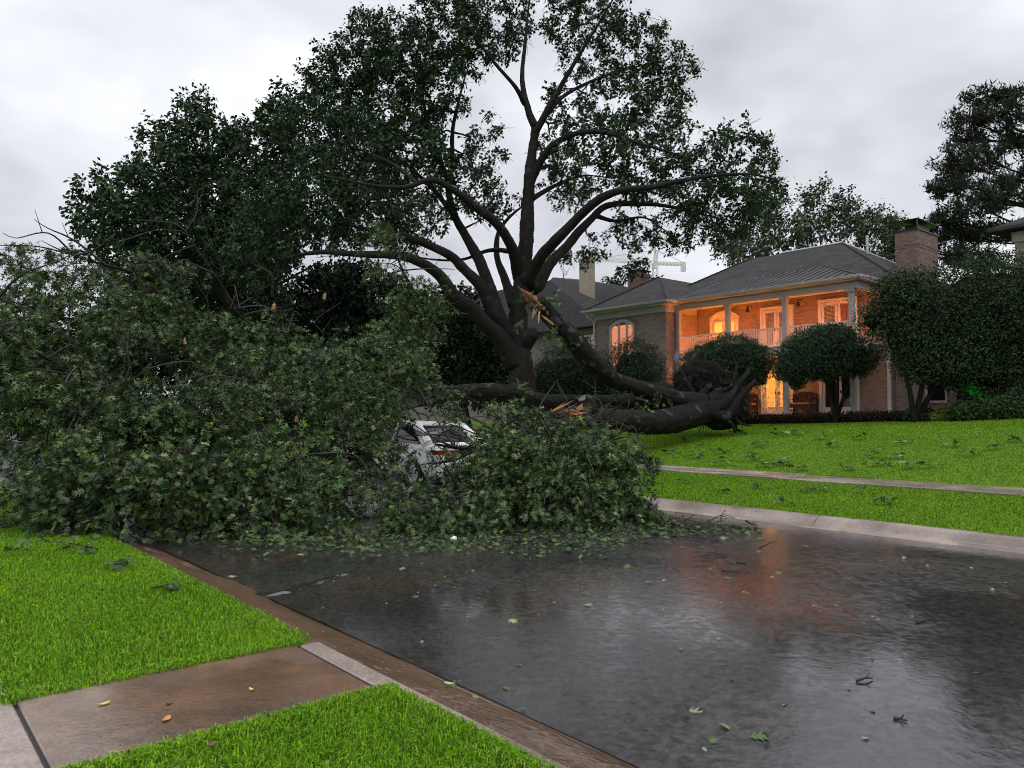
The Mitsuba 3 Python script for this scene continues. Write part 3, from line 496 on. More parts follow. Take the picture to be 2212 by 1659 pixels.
cl = np.array(cl); n = len(cl) * 34; cid = np.repeat(np.arange(len(cl)), 34); pos = cl[cid] + rp.normal(size=(n, 3)) * 0.17
m, c = leaves(pos, rp.normal(size=(n, 3)) + [0, 0, 0.9], rp.normal(size=(n, 3)), 0.34 * rp.uniform(0.7, 1.2, n), (NEEDLE[0] * [1, 5, 1], NEEDLE[1]), palette(n, rp, [(0.022, 0.034, 0.020), (0.030, 0.044, 0.024), (0.035, 0.036, 0.022)]))
obj('crown', m, 'leaf_dull', pine, color=c, kind='stuff')

# shrubs
def shell(c, R, n, size, cols, r, lump=0.34, inner=0.25):
    u = unit(r.normal(size=(n, 3))); k = np.where(r.uniform(0, 1, n) < inner, r.uniform(0.45, 0.9, n), 0.88 + 0.26 * r.uniform(0, 1, n) ** 2.5) * (1 + lump * (meshkit.fbm(u * 3.4 + c, 4, seed=4) - 0.5) * 2)
    nd = 46; sd = unit(r.normal(size=(nd, 3)) + [0, 0, 0.35]); ns = n // 22; w = r.integers(0, nd, ns); u[:ns] = unit(sd[w] + r.normal(size=(ns, 3)) * 0.05); k[:ns] = r.uniform(0.9, 1.0, ns) + r.uniform(0.08, 0.34, nd)[w] * r.uniform(0, 1, ns)
    pos = c + u * k[:, None] * R; cf = 0.7 + 0.6 * meshkit.noise(pos * 2.2, 6)[:, None]
    return leaves(pos, u * 0.5 + r.normal(size=(n, 3)) * 0.7 + [0, 0, 0.1], u * 0.8 + r.normal(size=(n, 3)) * 0.7 + [0, 0, 0.5], size * r.uniform(0.6, 1.3, n), OVAL, palette(n, r, cols) * cf)
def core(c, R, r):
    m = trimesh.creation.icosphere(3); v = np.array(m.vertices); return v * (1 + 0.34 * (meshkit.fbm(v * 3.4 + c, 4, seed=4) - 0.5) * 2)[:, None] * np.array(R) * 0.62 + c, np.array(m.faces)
SH = [(0.030, 0.058, 0.028), (0.022, 0.044, 0.022), (0.040, 0.072, 0.034)]
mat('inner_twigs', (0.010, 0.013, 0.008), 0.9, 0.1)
def shrub(name, label, balls, n, size, cols, seed, stems=(), cat='shrub', group=None):
    t = thing(name, label, cat, group); r = np.random.default_rng(seed); parts = []
    tot = sum(np.prod(b[1]) ** (2 / 3) for b in balls)
    for c, R in balls: parts.append(shell(np.array(c, float), np.array(R, float), int(n * np.prod(R) ** (2 / 3) / tot), size, cols, r))
    m, c = merge(parts); obj('foliage', m, 'leaf_dull', t, color=c, kind='stuff'); obj('inner_twigs', join(*[core(np.array(c_, float), R, r) for c_, R in balls]), 'inner_twigs', t, kind='stuff')
    for p, r0, r1_ in stems:
        q = spline(p, 0.3); obj('stem', limb_mesh(q, np.linspace(r0, r1_, len(q)), seed)[0], 'bark', t, smooth=True)
    return t
def g(x, y, up=0.0): return [x, y, float(zt(x, y)) + up]
c = at(1235, 815, 37.5); shrub('round_shrub', 'clipped round evergreen shrub left of the brick wing, larger of the two', [(c - [0, 0, 0.3], (1.75, 1.6, 2.0)), (at(1290, 835, 37), (1.0, 1.0, 1.2)), (at(1180, 835, 37), (.9, .9, 1.2))], 34000, 0.085, SH, 401)
c = at(1371, 805, 35.0); shrub('round_shrub', 'clipped round evergreen shrub below the arched window of the brick wing', [(c, (1.25, 1.3, 1.45)), (c - [0, 0, 0.9], (1.2, 1.2, 1.2))], 22000, 0.085, SH, 402)
def stems(X, Ys, D, tops, r0=0.10):
    base = at(X, Ys, D); base[2] = float(zt(base[0], base[1])) - 0.1
    return [([base + [0.12 * k - 0.1, 0.1 * k - 0.1, 0], (base * 0.5 + at(*t) * 0.5) + [0.05 * k, -0.05, 0.1], at(*t)], r0, r0 * 0.5) for k, t in enumerate(tops)]
D = 31.5; shrub('small_tree', 'small umbrella shaped tree in front of the left porch bays, behind the upturned roots', [(at(1580, 770, D), (1.2, 1.2, 0.85)), (at(1530, 790, D), (1.0, 1.0, 0.9)), (at(1625, 782, D), (0.85, 0.85, 0.75)), (at(1500, 825, D), (0.8, 0.75, 0.75)), (at(1560, 825, D), (0.9, 0.9, 0.5)), (at(1630, 815, D - 0.3), (0.5, 0.5, 0.36))], 33000, 0.085, SH, 403, stems(1585, 900, D, [(1560, 800, D), (1600, 800, D), (1530, 810, D)]), 'tree')
D = 29.4; shrub('small_tree', 'small umbrella shaped tree with bare forked stems beside the right porch bench', [(at(1780, 750, D), (1.25, 1.2, 0.8)), (at(1735, 775, D), (0.95, 1.0, 0.8)), (at(1840, 770, D), (0.9, 1.0, 0.75)), (at(1785, 790, D), (1.1, 1.1, 0.55)), (at(1705, 800, D), (0.55, 0.6, 0.45)), (at(1722, 828, D), (0.3, 0.3, 0.22)), (at(1800, 728, D), (0.7, 0.7, 0.45))], 33000, 0.085, SH, 404, stems(1803, 905, D, [(1775, 795, D), (1808, 790, D + 0.1), (1835, 795, D)], 0.085), 'tree')
D = 26.5; shrub('bushy_tree', 'big rounded bushy tree hiding the right end of the brick house', [(at(2120, 665, D), (2.1, 2.2, 1.75)), (at(2010, 680, D), (1.5, 1.6, 1.5)), (at(2200, 650, D), (2.2, 2.0, 1.6)), (at(1950, 640, D + 0.5), (1.1, 1.1, 0.9)), (at(1900, 690, D + 0.5), (0.75, 0.8, 0.6)), (at(2060, 760, D), (1.9, 1.7, 1.1)), (at(2180, 750, D), (1.9, 1.8, 1.4)), (at(1960, 730, D), (1.0, 1.0, 0.9)), (at(2280, 700, D), (2.0, 2, 2.2)), (at(2030, 790, D), (1.5, 1.4, 0.75)), (at(2130, 805, D), (1.5, 1.4, 0.85))], 72000, 0.095, [(0.028, 0.056, 0.020), (0.020, 0.042, 0.016), (0.038, 0.068, 0.026)], 405, stems(1972, 905, D, [(1950, 780, D), (2000, 770, D), (2060, 760, D)], 0.11), 'tree')
# hedge and bed plants in front of the porch
hb = []
for y in np.arange(11.0, 23.0, 0.42): hb.append((g(28.75 + 0.1 * math.sin(y * 5), y, 0.16), (0.42, 0.36, 0.21)))
shrub('low_hedge', 'low dark reddish hedge running along the front of the brick porch', hb, 20000, 0.07, [(0.028, 0.022, 0.014), (0.030, 0.034, 0.018), (0.04, 0.026, 0.018)], 406, cat='hedge')
shrub('bed_plant', 'yellow green leafy plant at the end of the low hedge', [(at(2030, 902, 26.6), (0.36, 0.36, 0.20))], 1800, 0.09, [(0.26, 0.32, 0.05), (0.20, 0.27, 0.04)], 407, cat='plant')
shrub('bed_plant', 'dark spiky grass clump left of the yellow green plant', [(at(1985, 898, 27), (0.45, 0.4, 0.25))], 2200, 0.14, [(0.025, 0.06, 0.035), (0.035, 0.07, 0.04)], 408, cat='plant')
shrub('bed_plant', 'leafy green plants in the bed below the bushy tree', [(at(2085, 892, 25.6), (0.6, 0.5, 0.3)), (at(2130, 888, 25.3), (0.5, 0.5, 0.3)), (at(2110, 868, 26.2), (0.5, 0.5, 0.45))], 7000, 0.13, [(0.035, 0.075, 0.025), (0.05, 0.09, 0.03)], 409, cat='plant')
shrub('bed_plant', 'clipped shrub at the right edge of the bed above the lawn', [(at(2180, 885, 25.0), (0.6, 0.5, 0.4)), (at(2225, 865, 25.4), (0.9, 0.7, 0.6))], 8000, 0.10, [(0.03, 0.06, 0.022), (0.045, 0.08, 0.03)], 410, cat='plant')
fo = thing('bright_plant', 'plant with a vivid green spotlit branch under the bushy tree', 'plant')
r = np.random.default_rng(44); p0, p1 = at(2085, 838, 25.9), at(2143, 868, 25.7); s = r.uniform(0, 1, (260, 1)); pos = p0 * (1 - s) + p1 * s + r.normal(size=(260, 3)) * 0.07 + [0, 0, 0.05]
m, c = leaves(pos, r.normal(size=(260, 3)) + [0, 0, -0.3], r.normal(size=(260, 3)) + [0, 0, 1], 0.14 * r.uniform(0.6, 1.2, 260), OVAL, palette(260, r, [(0.02, 0.22, 0.02), (0.03, 0.30, 0.03)])); obj('foliage', m, 'leaf', fo, color=c, kind='stuff')
q = spline([at(2080, 885, 26), at(2080, 850, 26), at(2110, 840, 25.9), p1], 0.1); obj('stem', tube(q, np.linspace(0.02, 0.006, len(q)), 6), 'twig', fo, smooth=True)

# ------------------------------------------------------------------ brick house with the lit porch
house = thing('brick_house', 'two storey brick house with a lit orange porch and balcony behind white columns', 'house')
WARM, AMBER = (0.85, 0.18, 0.012), (0.85, 0.26, 0.022)
wall = obj('wall', join(box(31.7, 39.5, 13.9, 27.0, 0.6, 7.0)), 'brick', house)
obj('wall', box(29.25, 31.695, 23.38, 28.0, 0.6, 6.93), 'brick', house)
def hip(x0, x1, y0, y1, ya, yb, xr, z0, z1, th=0.13):
    return hull([(x, y, z) for x in (x0, x1) for y in (y0, y1) for z in (z0, z0 - th)] + [(xr, ya, z1), (xr, yb, z1)])
roof = obj('roof', hip(31.1, 40.0, 13.4, 27.6, 17.8, 22.8, 35.55, 7.15, 9.9), 'shingles', house)
roof2 = obj('roof', hull([(28.75, 22.92, 7.13), (28.75, 28.42, 7.13), (28.75, 22.92, 7.0), (28.75, 28.42, 7.0), (35.0, 22.92, 7.13), (35.0, 28.42, 7.13), (35.0, 28.42, 7.0), (35.0, 22.92, 7.0), (31.55, 25.65, 8.87), (35.0, 25.65, 8.87)]), 'shingles', house)
obj('ridge_cap', tube([(35.55, 21.0, 9.93), (35.55, 17.8, 9.93), (37.6, 15.75, 8.66)], 0.05, 6, True), 'pale_metal', roof)
for p, q in [((35.55, 17.8, 9.9), (31.1, 13.4, 7.15)), ((35.55, 22.8, 9.9), (31.1, 27.6, 7.15)), ((31.55, 25.65, 8.87), (28.75, 22.92, 7.13)), ((31.55, 25.65, 8.87), (28.75, 28.42, 7.13))]:
    obj('hip_cap', tube([np.array(p) + [0, 0, 0.01], np.array(q) + [0, 0, 0.01]], 0.05, 5, True), 'shingles_dark', roof)
v0 = np.array([36.2, 16.9, 9.25]); obj('vent_pipe', cyl(v0 - [0, 0, 0.4], v0 + [0, 0, 0.95], 0.065), 'pale_metal', roof, smooth=30); v0 = np.array([36.6, 15.6, 8.5]); obj('vent_pipe', join(cyl(v0 - [0, 0, 0.3], v0 + [0, 0, 0.35], 0.04), cyl(v0 + [0, 0, 0.3], v0 + [0, 0, 0.42], 0.08)), 'dark_metal', roof, smooth=30)
# wing trim: frieze, gutter, downspout
for x0, x1, y0, y1 in [(29.17, 29.248, 23.30, 28.08), (29.25, 31.6, 23.30, 23.378)]: obj('frieze', bev(x0, x1, y0, y1, 6.62, 6.95, 0.02), 'grey_paint', house)
obj('soffit', box(28.80, 31.6, 22.97, 28.38, 6.952, 6.99), 'white_paint', house)
gp = [(0.0, 0.0), (0.10, 0.0), (0.14, 0.05), (0.15, 0.13), (0.0, 0.13)]
obj('gutter', prism([(28.74 - a, 6.99 + b) for a, b in gp], 1, 22.80, 28.5), 'grey_paint', house); obj('gutter', prism([(22.91 - a, 6.99 + b) for a, b in gp], 0, 28.75, 29.50), 'grey_paint', house)
obj('downspout', tube(spline([(28.72, 28.2, 7.0), (28.80, 28.2, 6.8), (29.15, 28.06, 6.55), (29.18, 28.06, 6.3), (29.18, 28.06, 4), (29.18, 28.06, 1.2)], 0.3), 0.05, 8), 'white_paint', house, smooth=40)
# arched three-light window of the wing
wy0, wy1, wz0, wz1 = 25.27, 26.96, 4.02, 6.42
def arch(y0, y1, z0, zs, zt_, n=12):
    s = np.linspace(0, 1, n); return [(y0, z0), (y1, z0)] + [(y1 + (y0 - y1) * k, zs + (zt_ - zs) * (1 - (2 * k - 1) ** 2)) for k in s]
def ring(outer, inner, x0, x1):
    from shapely.geometry import Polygon
    m = trimesh.creation.extrude_polygon(Polygon(outer).difference(Polygon(inner)), x1 - x0, engine='earcut'); v = np.array(m.vertices)
    return np.stack([v[:, 2] + x0, v[:, 0], v[:, 1]], 1), np.array(m.faces)
win = obj('window', ring(arch(wy0, wy1, wz0, 6.2, 6.5), arch(wy0 + .12, wy1 - .12, wz0 + .14, 6.1, 6.36), 29.13, 29.248), 'grey_paint', house)
obj('arch_bricks', ring(arch(wy0 - .14, wy1 + .14, 6.2, 6.25, 6.68), arch(wy0 - 0.01, wy1 + 0.01, 6.1, 6.205, 6.51), 29.20, 29.247), 'brick_chimney', win)
for y in (25.80, 26.34): obj('mullion', bev(29.15, 29.24, y - 0.05, y + 0.05, wz0 + .14, 6.36), 'grey_paint', win)
obj('sill', bev(29.06, 29.246, wy0 - 0.06, wy1 + 0.06, wz0 - 0.10, wz0 - 0.002), 'white_paint', win)
for k, (a, b) in enumerate([(25.39, 25.75), (25.85, 26.29), (26.39, 26.84)]):
    obj('lit_interior', prism([(a, wz0 + .14), (b, wz0 + .14), (b, 6.2), (a, 6.2)], 0, 29.236, 29.242), 'blind', win, emitter=lamp((1.0, 0.30, 0.155), 0.17))
    obj('blind', join(*[box(29.216, 29.226, a, b, z, z + 0.026) for z in np.arange(wz0 + .16, 6.15, 0.062)]), 'blind', win)
    obj('pane', prism([(a, wz0 + .14), (b, wz0 + .14), (b, 6.25), (a, 6.25)], 0, 29.195, 29.199), 'pane_glass', win)
scene['pane_glass'] = {'type': 'thindielectric', 'int_ior': 1.5}
# porch
obj('porch_floor', bev(29.55, 31.695, 14.0, 23.37, 0.7, 1.68, 0.02), 'brick_chimney', house); obj('porch_floor', box(29.52, 31.69, 14.0, 23.36, 1.683, 1.71), 'stone', house)
obj('porch_floor', bev(29.4, 31.69, 9.0, 13.98, 0.7, 1.66, 0.02), 'stone', house)
obj('balcony_floor', bev(29.84, 31.695, 14.3, 23.37, 4.27, 4.58, 0.02), 'white_paint', house); obj('balcony_floor', bev(29.78, 29.90, 14.26, 23.37, 4.583, 4.63, 0.01), 'white_paint', house)
obj('balcony_floor', bev(29.80, 29.838, 14.3, 23.37, 4.36, 4.50, 0.01), 'white_paint', house)
obj('porch_beam', join(bev(29.84, 30.14, 14.35, 23.37, 6.70, 7.0, 0.02), bev(30.145, 31.69, 14.35, 14.6, 6.70, 7.0, 0.02)), 'grey_paint', house); obj('ceiling', box(30.145, 31.69, 14.61, 23.36, 6.93, 6.98), 'white_paint', house)
obj('soffit', box(29.5, 31.69, 14.05, 23.2, 7.003, 7.03), 'grey_paint', house)
gt = [(29.50 - a, 7.035 + b) for a, b in gp]; obj('gutter', prism(gt, 1, 14.0, 22.78), 'grey_paint', house); obj('gutter', prism([(14.14 - a, 7.035 + b) for a, b in gp], 0, 29.5, 31.1), 'grey_paint', house)
sl = 0.35; mr = obj('metal_roof', hull([(29.50, 14.15, 7.15), (29.50, 23.1, 7.15), (33.1, 17.4, 8.41), (33.1, 23.1, 8.41), (32.4, 14.15, 7.15), (33.1, 17.4, 8.2), (33.1, 23.1, 8.2), (31.5, 23.1, 7.1), (31.5, 14.15, 7.1), (29.5, 14.15, 7.12), (29.5, 23.1, 7.12)]), 'metal_roof', house)
for y in np.arange(14.45, 23.05, 0.41):
    xt = min(33.05, 29.5 + (y - 14.15) * (3.6 / 3.25)); a, b = np.array([29.52, y, 7.165]), np.array([xt, y, 7.165 + (xt - 29.5) * sl])
    obj('seam', hull([p + [0, s * 0.016, h] for p in (a, b) for s in (-1, 1) for h in (-0.01, 0.022)]), 'metal_roof', mr)
obj('hip_seam', tube([(29.5, 14.15, 7.17), (33.1, 17.4, 8.43)], 0.03, 5, True), 'metal_roof', mr)
for cy in (23.2, 20.42, 17.58, 14.66):
    for z0, z1 in ((4.632, 6.70), (1.712, 4.27)):
        c_ = obj('column', bev(29.90, 30.10, cy - 0.10, cy + 0.10, z0 + 0.12, z1 - 0.16, 0.012), 'grey_paint', house)
        obj('capital', join(bev(29.87, 30.13, cy - 0.13, cy + 0.13, z1 - 0.16, z1 - 0.10), bev(29.84, 30.16, cy - 0.16, cy + 0.16, z1 - 0.098, z1 - 0.002)), 'grey_paint', c_); obj('base', bev(29.86, 30.14, cy - 0.14, cy + 0.14, z0, z0 + 0.118), 'grey_paint', c_)
rail = obj('railing', join(*[bev(29.95, 30.05, a, b, z, z + h) for a, b in [(14.77, 17.47), (17.69, 20.31), (20.53, 23.09)] for z, h in ((5.40, 0.06), (4.73, 0.05))]), 'white_paint', house)
for a, b in [(14.77, 17.47), (17.69, 20.31), (20.53, 23.09)]:
    for y in np.arange(a + 0.09, b - 0.04, 0.118): obj('baluster', box(29.98, 30.02, y - 0.018, y + 0.018, 4.781, 5.399), 'white_paint', rail)
def door(y0, y1, z0, z1, kinds, lit=None, arched=False):
    fr = 0.13
    if arched: out, inn = arch(y0, y1, z0, z1 - 0.32, z1), arch(y0 + fr, y1 - fr, z0 - 0.01, z1 - 0.42, z1 - fr)
    else: out, inn = [(y0, z0), (y1, z0), (y1, z1), (y0, z1)], [(y0 + fr, z0 - 0.01), (y1 - fr, z0 - 0.01), (y1 - fr, z1 - fr), (y0 + fr, z1 - fr)]
    d = obj('door', ring(out, inn, 31.58, 31.698), 'white_paint', house); a, b = y0 + fr, y1 - fr; m = (a + b) / 2; zt2 = z1 - fr - (0.32 if arched else 0)
    for (p, q), k in zip(((m + 0.01, b - 0.01), (a + 0.01, m - 0.01)), kinds):
        top = zt2 - 0.02
        lf = obj('leaf', ring([(p, z0), (q, z0), (q, top), (p, top)], [(p + .11, z0 + .30), (q - .11, z0 + .30), (q - .11, top - .11), (p + .11, top - .11)], 31.62, 31.665), 'white_paint', d)
        g0, g1, h0, h1 = p + .11, q - .11, z0 + .30, top - .11
        if k == 'lit': obj('pane', prism([(g0, h0), (g1, h0), (g1, h1), (g0, h1)], 0, 31.645, 31.655), 'blind', lf, emitter=lamp((1.0, 0.38, 0.03), 0.17))
        if k == 'litblind': obj('pane', prism([(g0, h0), (g1, h0), (g1, h1), (g0, h1)], 0, 31.652, 31.66), 'blind', lf, emitter=lamp((1.0, 0.42, 0.06), 0.2))
        if k in ('blind', 'litblind'):
            obj('blind', join(*[hull([(31.628, g0, z), (31.628, g1, z), (31.645, g0, z + 0.034), (31.645, g1, z + 0.034), (31.647, g0, z + 0.030), (31.647, g1, z + 0.030)]) for z in np.arange(h0, h1 - 0.03, 0.056)]), 'blind', lf)
        if k == 'blind': obj('pane', box(31.652, 31.66, g0, g1, h0, h1), 'dark_glass', lf)
        if k == 'dark': obj('pane', box(31.650, 31.66, g0, g1, h0, h1), 'dark_glass', lf)
        if k == 'curtain':
            yy = np.linspace(g0, g1, 25); obj('curtain', (np.array([(31.65 + 0.006 * math.sin(w * 55), w, z) for w in yy for z in (h0, h1)]), np.array([f for i in range(24) for f in ([2 * i, 2 * i + 1, 2 * i + 2], [2 * i + 1, 2 * i + 3, 2 * i + 2])])), 'curtain', lf)
        obj('handle', join(box(31.585, 31.62, m + (0.06 if p > m else -0.10), m + (0.10 if p > m else -0.06), z0 + 0.9, z0 + 1.02)), 'dark_metal', lf)
    if arched: obj('transom', prism(arch(a, b, zt2 + 0.002, zt2 + 0.05, z1 - fr + 0.004), 0, 31.63, 31.655), 'white_paint', d)
door(20.95, 22.55, 4.60, 6.72, ('lit', 'lit'), arched=True)
door(18.15, 19.78, 4.60, 6.62, ('blind', 'blind')); door(15.22, 16.95, 4.60, 6.66, ('blind', 'curtain'))
door(20.95, 22.55, 1.715, 3.95, ('litblind', 'litblind')); door(18.15, 19.78, 1.715, 3.98, ('litblind', 'litblind')); door(15.22, 16.95, 1.715, 4.0, ('dark', 'dark'))
# porch lamps: small shaded uplights fixed to the house side of the columns, and a ceiling lantern below
for cy in (22.5, 21.1, 19.3, 17.2, 15.7):
    L = obj('floor_lamp', cyl((30.7, cy, 4.582), (30.7, cy, 4.64), 0.11, 14), 'dark_metal', house, smooth=30); obj('bulb', cyl((30.7, cy, 4.643), (30.7, cy, 4.66), 0.085, 14), 'blind', L, emitter=lamp(WARM, 88 if cy > 20 else 62))
for cy, k in ((19.2, 26.0), (21.9, 16.0), (16.6, 2.5)):
    L = obj('porch_lamp', join(cyl((30.7, cy, 4.10), (30.7, cy, 4.26), 0.10), cyl((30.7, cy, 4.0), (30.7, cy, 4.10), 0.03)), 'dark_metal', house, smooth=30); obj('bulb', (lambda m: (np.array(m.vertices) * 0.05 + [30.7, cy, 3.94], np.array(m.faces)))(trimesh.creation.icosphere(1)), 'blind', L, emitter=lamp(AMBER, k * 7))
for yy in (20.3, 17.75):
    z = 6.48; L = obj('wall_lantern', join(hull([(31.38 + 0.09 * c_, yy + 0.09 * s_, z) for c_, s_ in zip(np.cos(np.arange(6)), np.sin(np.arange(6)))] + [(31.38 + .05 * c_, yy + .05 * s_, z + 0.18) for c_, s_ in zip(np.cos(np.arange(6)), np.sin(np.arange(6)))]), cyl((31.38, yy, z + 0.18), (31.38, yy, z + 0.30), 0.02), box(31.38, 31.69, yy - 0.015, yy + 0.015, z + 0.28, z + 0.31)), 'dark_metal', house)
# lower right: brick end wall with white trim and window, mostly in shade
w = obj('window', ring([(13.02 - 1.1, 2.15), (13.02 - .3, 2.15), (13.02 - .3, 4.0), (13.02 - 1.1, 4.0)], [(13.02 - 1.02, 2.24), (13.02 - .38, 2.24), (13.02 - .38, 3.92), (13.02 - 1.02, 3.92)], 31.9, 31.998), 'grey_paint', house); obj('pane', box(31.95, 31.97, 13.02 - 1.02, 13.02 - .38, 2.24, 3.92), 'dark_glass', w)
obj('wall', box(32.0, 39, 9.8, 13.895, 0.6, 4.6), 'brick', house); obj('corner_board', bev(31.60, 31.698, 13.92, 14.06, 1.72, 4.26), 'white_paint', house)
obj('roof', hull([(31.4, 9.3, 4.6), (39.5, 9.3, 4.6), (31.4, 13.88, 4.6), (39.5, 13.88, 4.6), (33.8, 11.5, 5.6), (39.0, 13.88, 5.8), (33.8, 13.88, 5.8)]), 'shingles', house)
# chimney with brick bands and a metal cap
chim = obj('chimney', join(box(35.0, 37.2, 14.15, 15.1, 6.0, 9.05), box(34.985, 37.215, 14.135, 15.115, 9.053, 9.10), box(35.0, 37.2, 14.15, 15.1, 9.103, 9.16), box(34.98, 37.22, 14.13, 15.12, 9.163, 9.22), box(35.0, 37.2, 14.15, 15.1, 9.223, 9.80)), 'brick_chimney', roof)
ch = 'brick_house__chimney_cap'
cap = obj('chimney_cap', join(box(34.95, 37.25, 14.10, 15.15, 9.803, 9.86), *[box(x - .03, x + .03, y - .03, y + .03, 9.86, 10.26) for x in (35.0, 37.2) for y in (14.15, 15.1)], box(35.5, 36.8, 14.35, 14.9, 9.86, 10.15), hull([(34.93, 14.08, 10.26), (37.27, 14.08, 10.26), (37.27, 15.17, 10.26), (34.93, 15.17, 10.26), (35.6, 14.6, 10.42), (36.6, 14.6, 10.42), (34.93, 14.08, 10.29), (37.27, 14.08, 10.29), (37.27, 15.17, 10.29), (34.93, 15.17, 10.29)])), 'dark_metal', house)

# benches on the porch
def bench(y0, y1, label):
    t = thing('porch_bench', label, 'bench', None); z = 1.712; x0, x1 = 30.92, 31.52
    obj('seat', bev(x0, x1 - 0.06, y0, y1, z + 0.38, z + 0.42), 'dark_wood', t); obj('cushion', bev(x0 + 0.02, x1 - 0.08, y0 + 0.05, y1 - 0.05, z + 0.422, z + 0.50, 0.03), 'cushion', t)
    bk = obj('backrest', prism([(y0, z + 0.90), (y0, z + 0.82), (y1, z + 0.82), (y1, z + 0.90), ((y0 + y1) / 2 + .3, z + 0.97), ((y0 + y1) / 2 - .3, z + 0.97)], 0, x1 - 0.05, x1), 'dark_wood', t)
    for y in np.arange(y0 + 0.06, y1 - 0.02, 0.082): obj('slat', box(x1 - 0.038, x1 - 0.014, y - 0.028, y + 0.028, z + 0.46, z + 0.819), 'dark_wood', bk)
    obj('rail', box(x1 - 0.045, x1 - 0.008, y0, y1, z + 0.421, z + 0.458), 'dark_wood', bk)
    for y in (y0 + 0.03, y1 - 0.03):
        obj('leg', bev(x0, x0 + 0.06, y - 0.03, y + 0.03, z, z + 0.64), 'dark_wood', t); obj('leg', bev(x1 - 0.058, x1 - 0.001, y - 0.031, y + 0.031, z, z + 0.88), 'dark_wood', t)
        obj('armrest', bev(x0 - 0.03, x1 - 0.06, y - 0.035, y + 0.035, z + 0.642, z + 0.68), 'dark_wood', t); obj('stretcher', box(x0 + 0.06, x1 - 0.06, y - 0.015, y + 0.015, z + 0.15, z + 0.19), 'dark_wood', t)
    obj('apron', join(box(x0 + 0.005, x0 + 0.03, y0 + 0.06, y1 - 0.06, z + 0.28, z + 0.378)), 'dark_wood', t)
bench(19.88, 21.15, 'dark wooden porch bench with tan cushion, nearest the upturned roots'); bench(16.98, 18.12, 'dark wooden porch bench with tan cushion, right of the lit lower door')

# ------------------------------------------------------------------ neighbouring houses
nh = thing('neighbour_house', 'grey beige brick house with steep dark roof behind the standing oak', 'house')
obj('wall', box(36, 42.4, 34.0, 61, 0.6, 7.42), 'brick_grey', nh)
nr = obj('roof', hull([(35.5, 33.5, 7.45), (35.5, 62, 7.45), (42.6, 33.5, 7.45), (42.6, 62, 7.45), (35.5, 33.5, 7.33), (35.5, 62, 7.33), (42.6, 33.5, 7.33), (42.6, 62, 7.33), (39, 42.0, 11.75), (39, 54, 11.75)]), 'shingles_dark', nh)
obj('frieze', bev(35.92, 35.998, 33.95, 61, 7.0, 7.32), 'brick_grey', nh); obj('gutter', bev(35.36, 35.49, 33.4, 62, 7.34, 7.46), 'dark_metal', nh)
obj('corner_trim', bev(35.9, 35.997, 33.98, 34.6, 0.6, 6.99), 'brick_dark', nh)
def nwin(y0, y1, z0, z1, lit):
    w = obj('window', ring([(y0, z0), (y1, z0), (y1, z1), (y0, z1)], [(y0 + .09, z0 + .09), (y1 - .09, z0 + .09), (y1 - .09, z1 - .09), (y0 + .09, z1 - .09)], 35.9, 35.998), 'brick_dark' if not lit else 'dark_wood', nh)
    obj('pane', box(35.97, 35.985, y0 + .09, y1 - .09, z0 + .09, z1 - .09), 'blind' if lit else 'pale_metal', w, **({'emitter': lamp((1.0, 0.40, 0.09), 0.4)} if lit else {}))
    obj('glazing_bars', join(*[box(35.94, 35.965, y - .02, y + .02, z0 + .09, z1 - .09) for y in np.linspace(y0 + .09, y1 - .09, 4)[1:-1]], *[box(35.945, 35.960, y0 + .09, y1 - .09, z - .02, z + .02) for z in np.linspace(z0 + .09, z1 - .09, 6)[1:-1]]), 'dark_wood', w)
nwin(34.55, 35.6, 4.9, 7.0, False); nwin(48.4, 49.7, 3.6, 6.2, True); nwin(42.55, 43.6, 3.2, 4.4, True)
obj('roof', hull([(42, 33, 8.6), (42, 52, 8.6), (56, 33, 8.6), (56, 52, 8.6), (42, 33, 8.45), (56, 33, 8.45), (56, 52, 8.45), at(1194, 599, 66), at(1262, 604, 63), at(1352, 619, 58)]), 'shingles_grey', nh); obj('wall', box(42.6, 55.5, 33.5, 51.5, 0.6, 8.44), 'brick_grey', nh)
def chim_at(X, D, y_top, y_bot, w, d, m, name='chimney'):
    c = at(X, y_top, D); z1 = c[2]; z0 = at(X, y_bot, D)[2]; return obj(name, join(box(c[0] - d / 2, c[0] + d / 2, c[1] - w / 2, c[1] + w / 2, z0 - 1.5, z1 - 0.25), box(c[0] - d / 2 - .05, c[0] + d / 2 + .05, c[1] - w / 2 - .05, c[1] + w / 2 + .05, z1 - 0.249, z1)), m, nr), c
chim_at(1268, 59, 560, 640, 0.95, 0.75, 'brick_beige')
k, c = chim_at(1380, 55, 592, 640, 0.9, 1.3, 'brick_dark')
obj('chimney_cap', join(*[box(c[0] + a - .03, c[0] + a + .03, c[1] + b - .03, c[1] + b + .03, c[2], c[2] + 0.2) for a in (-.6, .6) for b in (-.4, .4)], hull([(c[0] + a, c[1] + b, c[2] + 0.2) for a in (-.75, .75) for b in (-.6, .6)] + [(c[0] - .2, c[1], c[2] + 0.42), (c[0] + .2, c[1], c[2] + 0.42)])), 'dark_metal', nr)
dish = thing('satellite_dish', 'pale satellite dish on the ridge beside the beige chimney', 'satellite dish'); dc = at(1217, 587, 62)
th = np.linspace(0, 2 * np.pi, 20, endpoint=False); rr_ = np.linspace(0, 0.42, 6); V = np.array([(0.5 * q * q - 0.0, q * math.cos(t), q * math.sin(t)) for q in rr_ for t in th]); dirn = unit(np.array([0.25, -0.9, 0.55])); a_ = unit(np.cross(dirn, [0, 0, 1])); b_ = np.cross(a_, dirn)
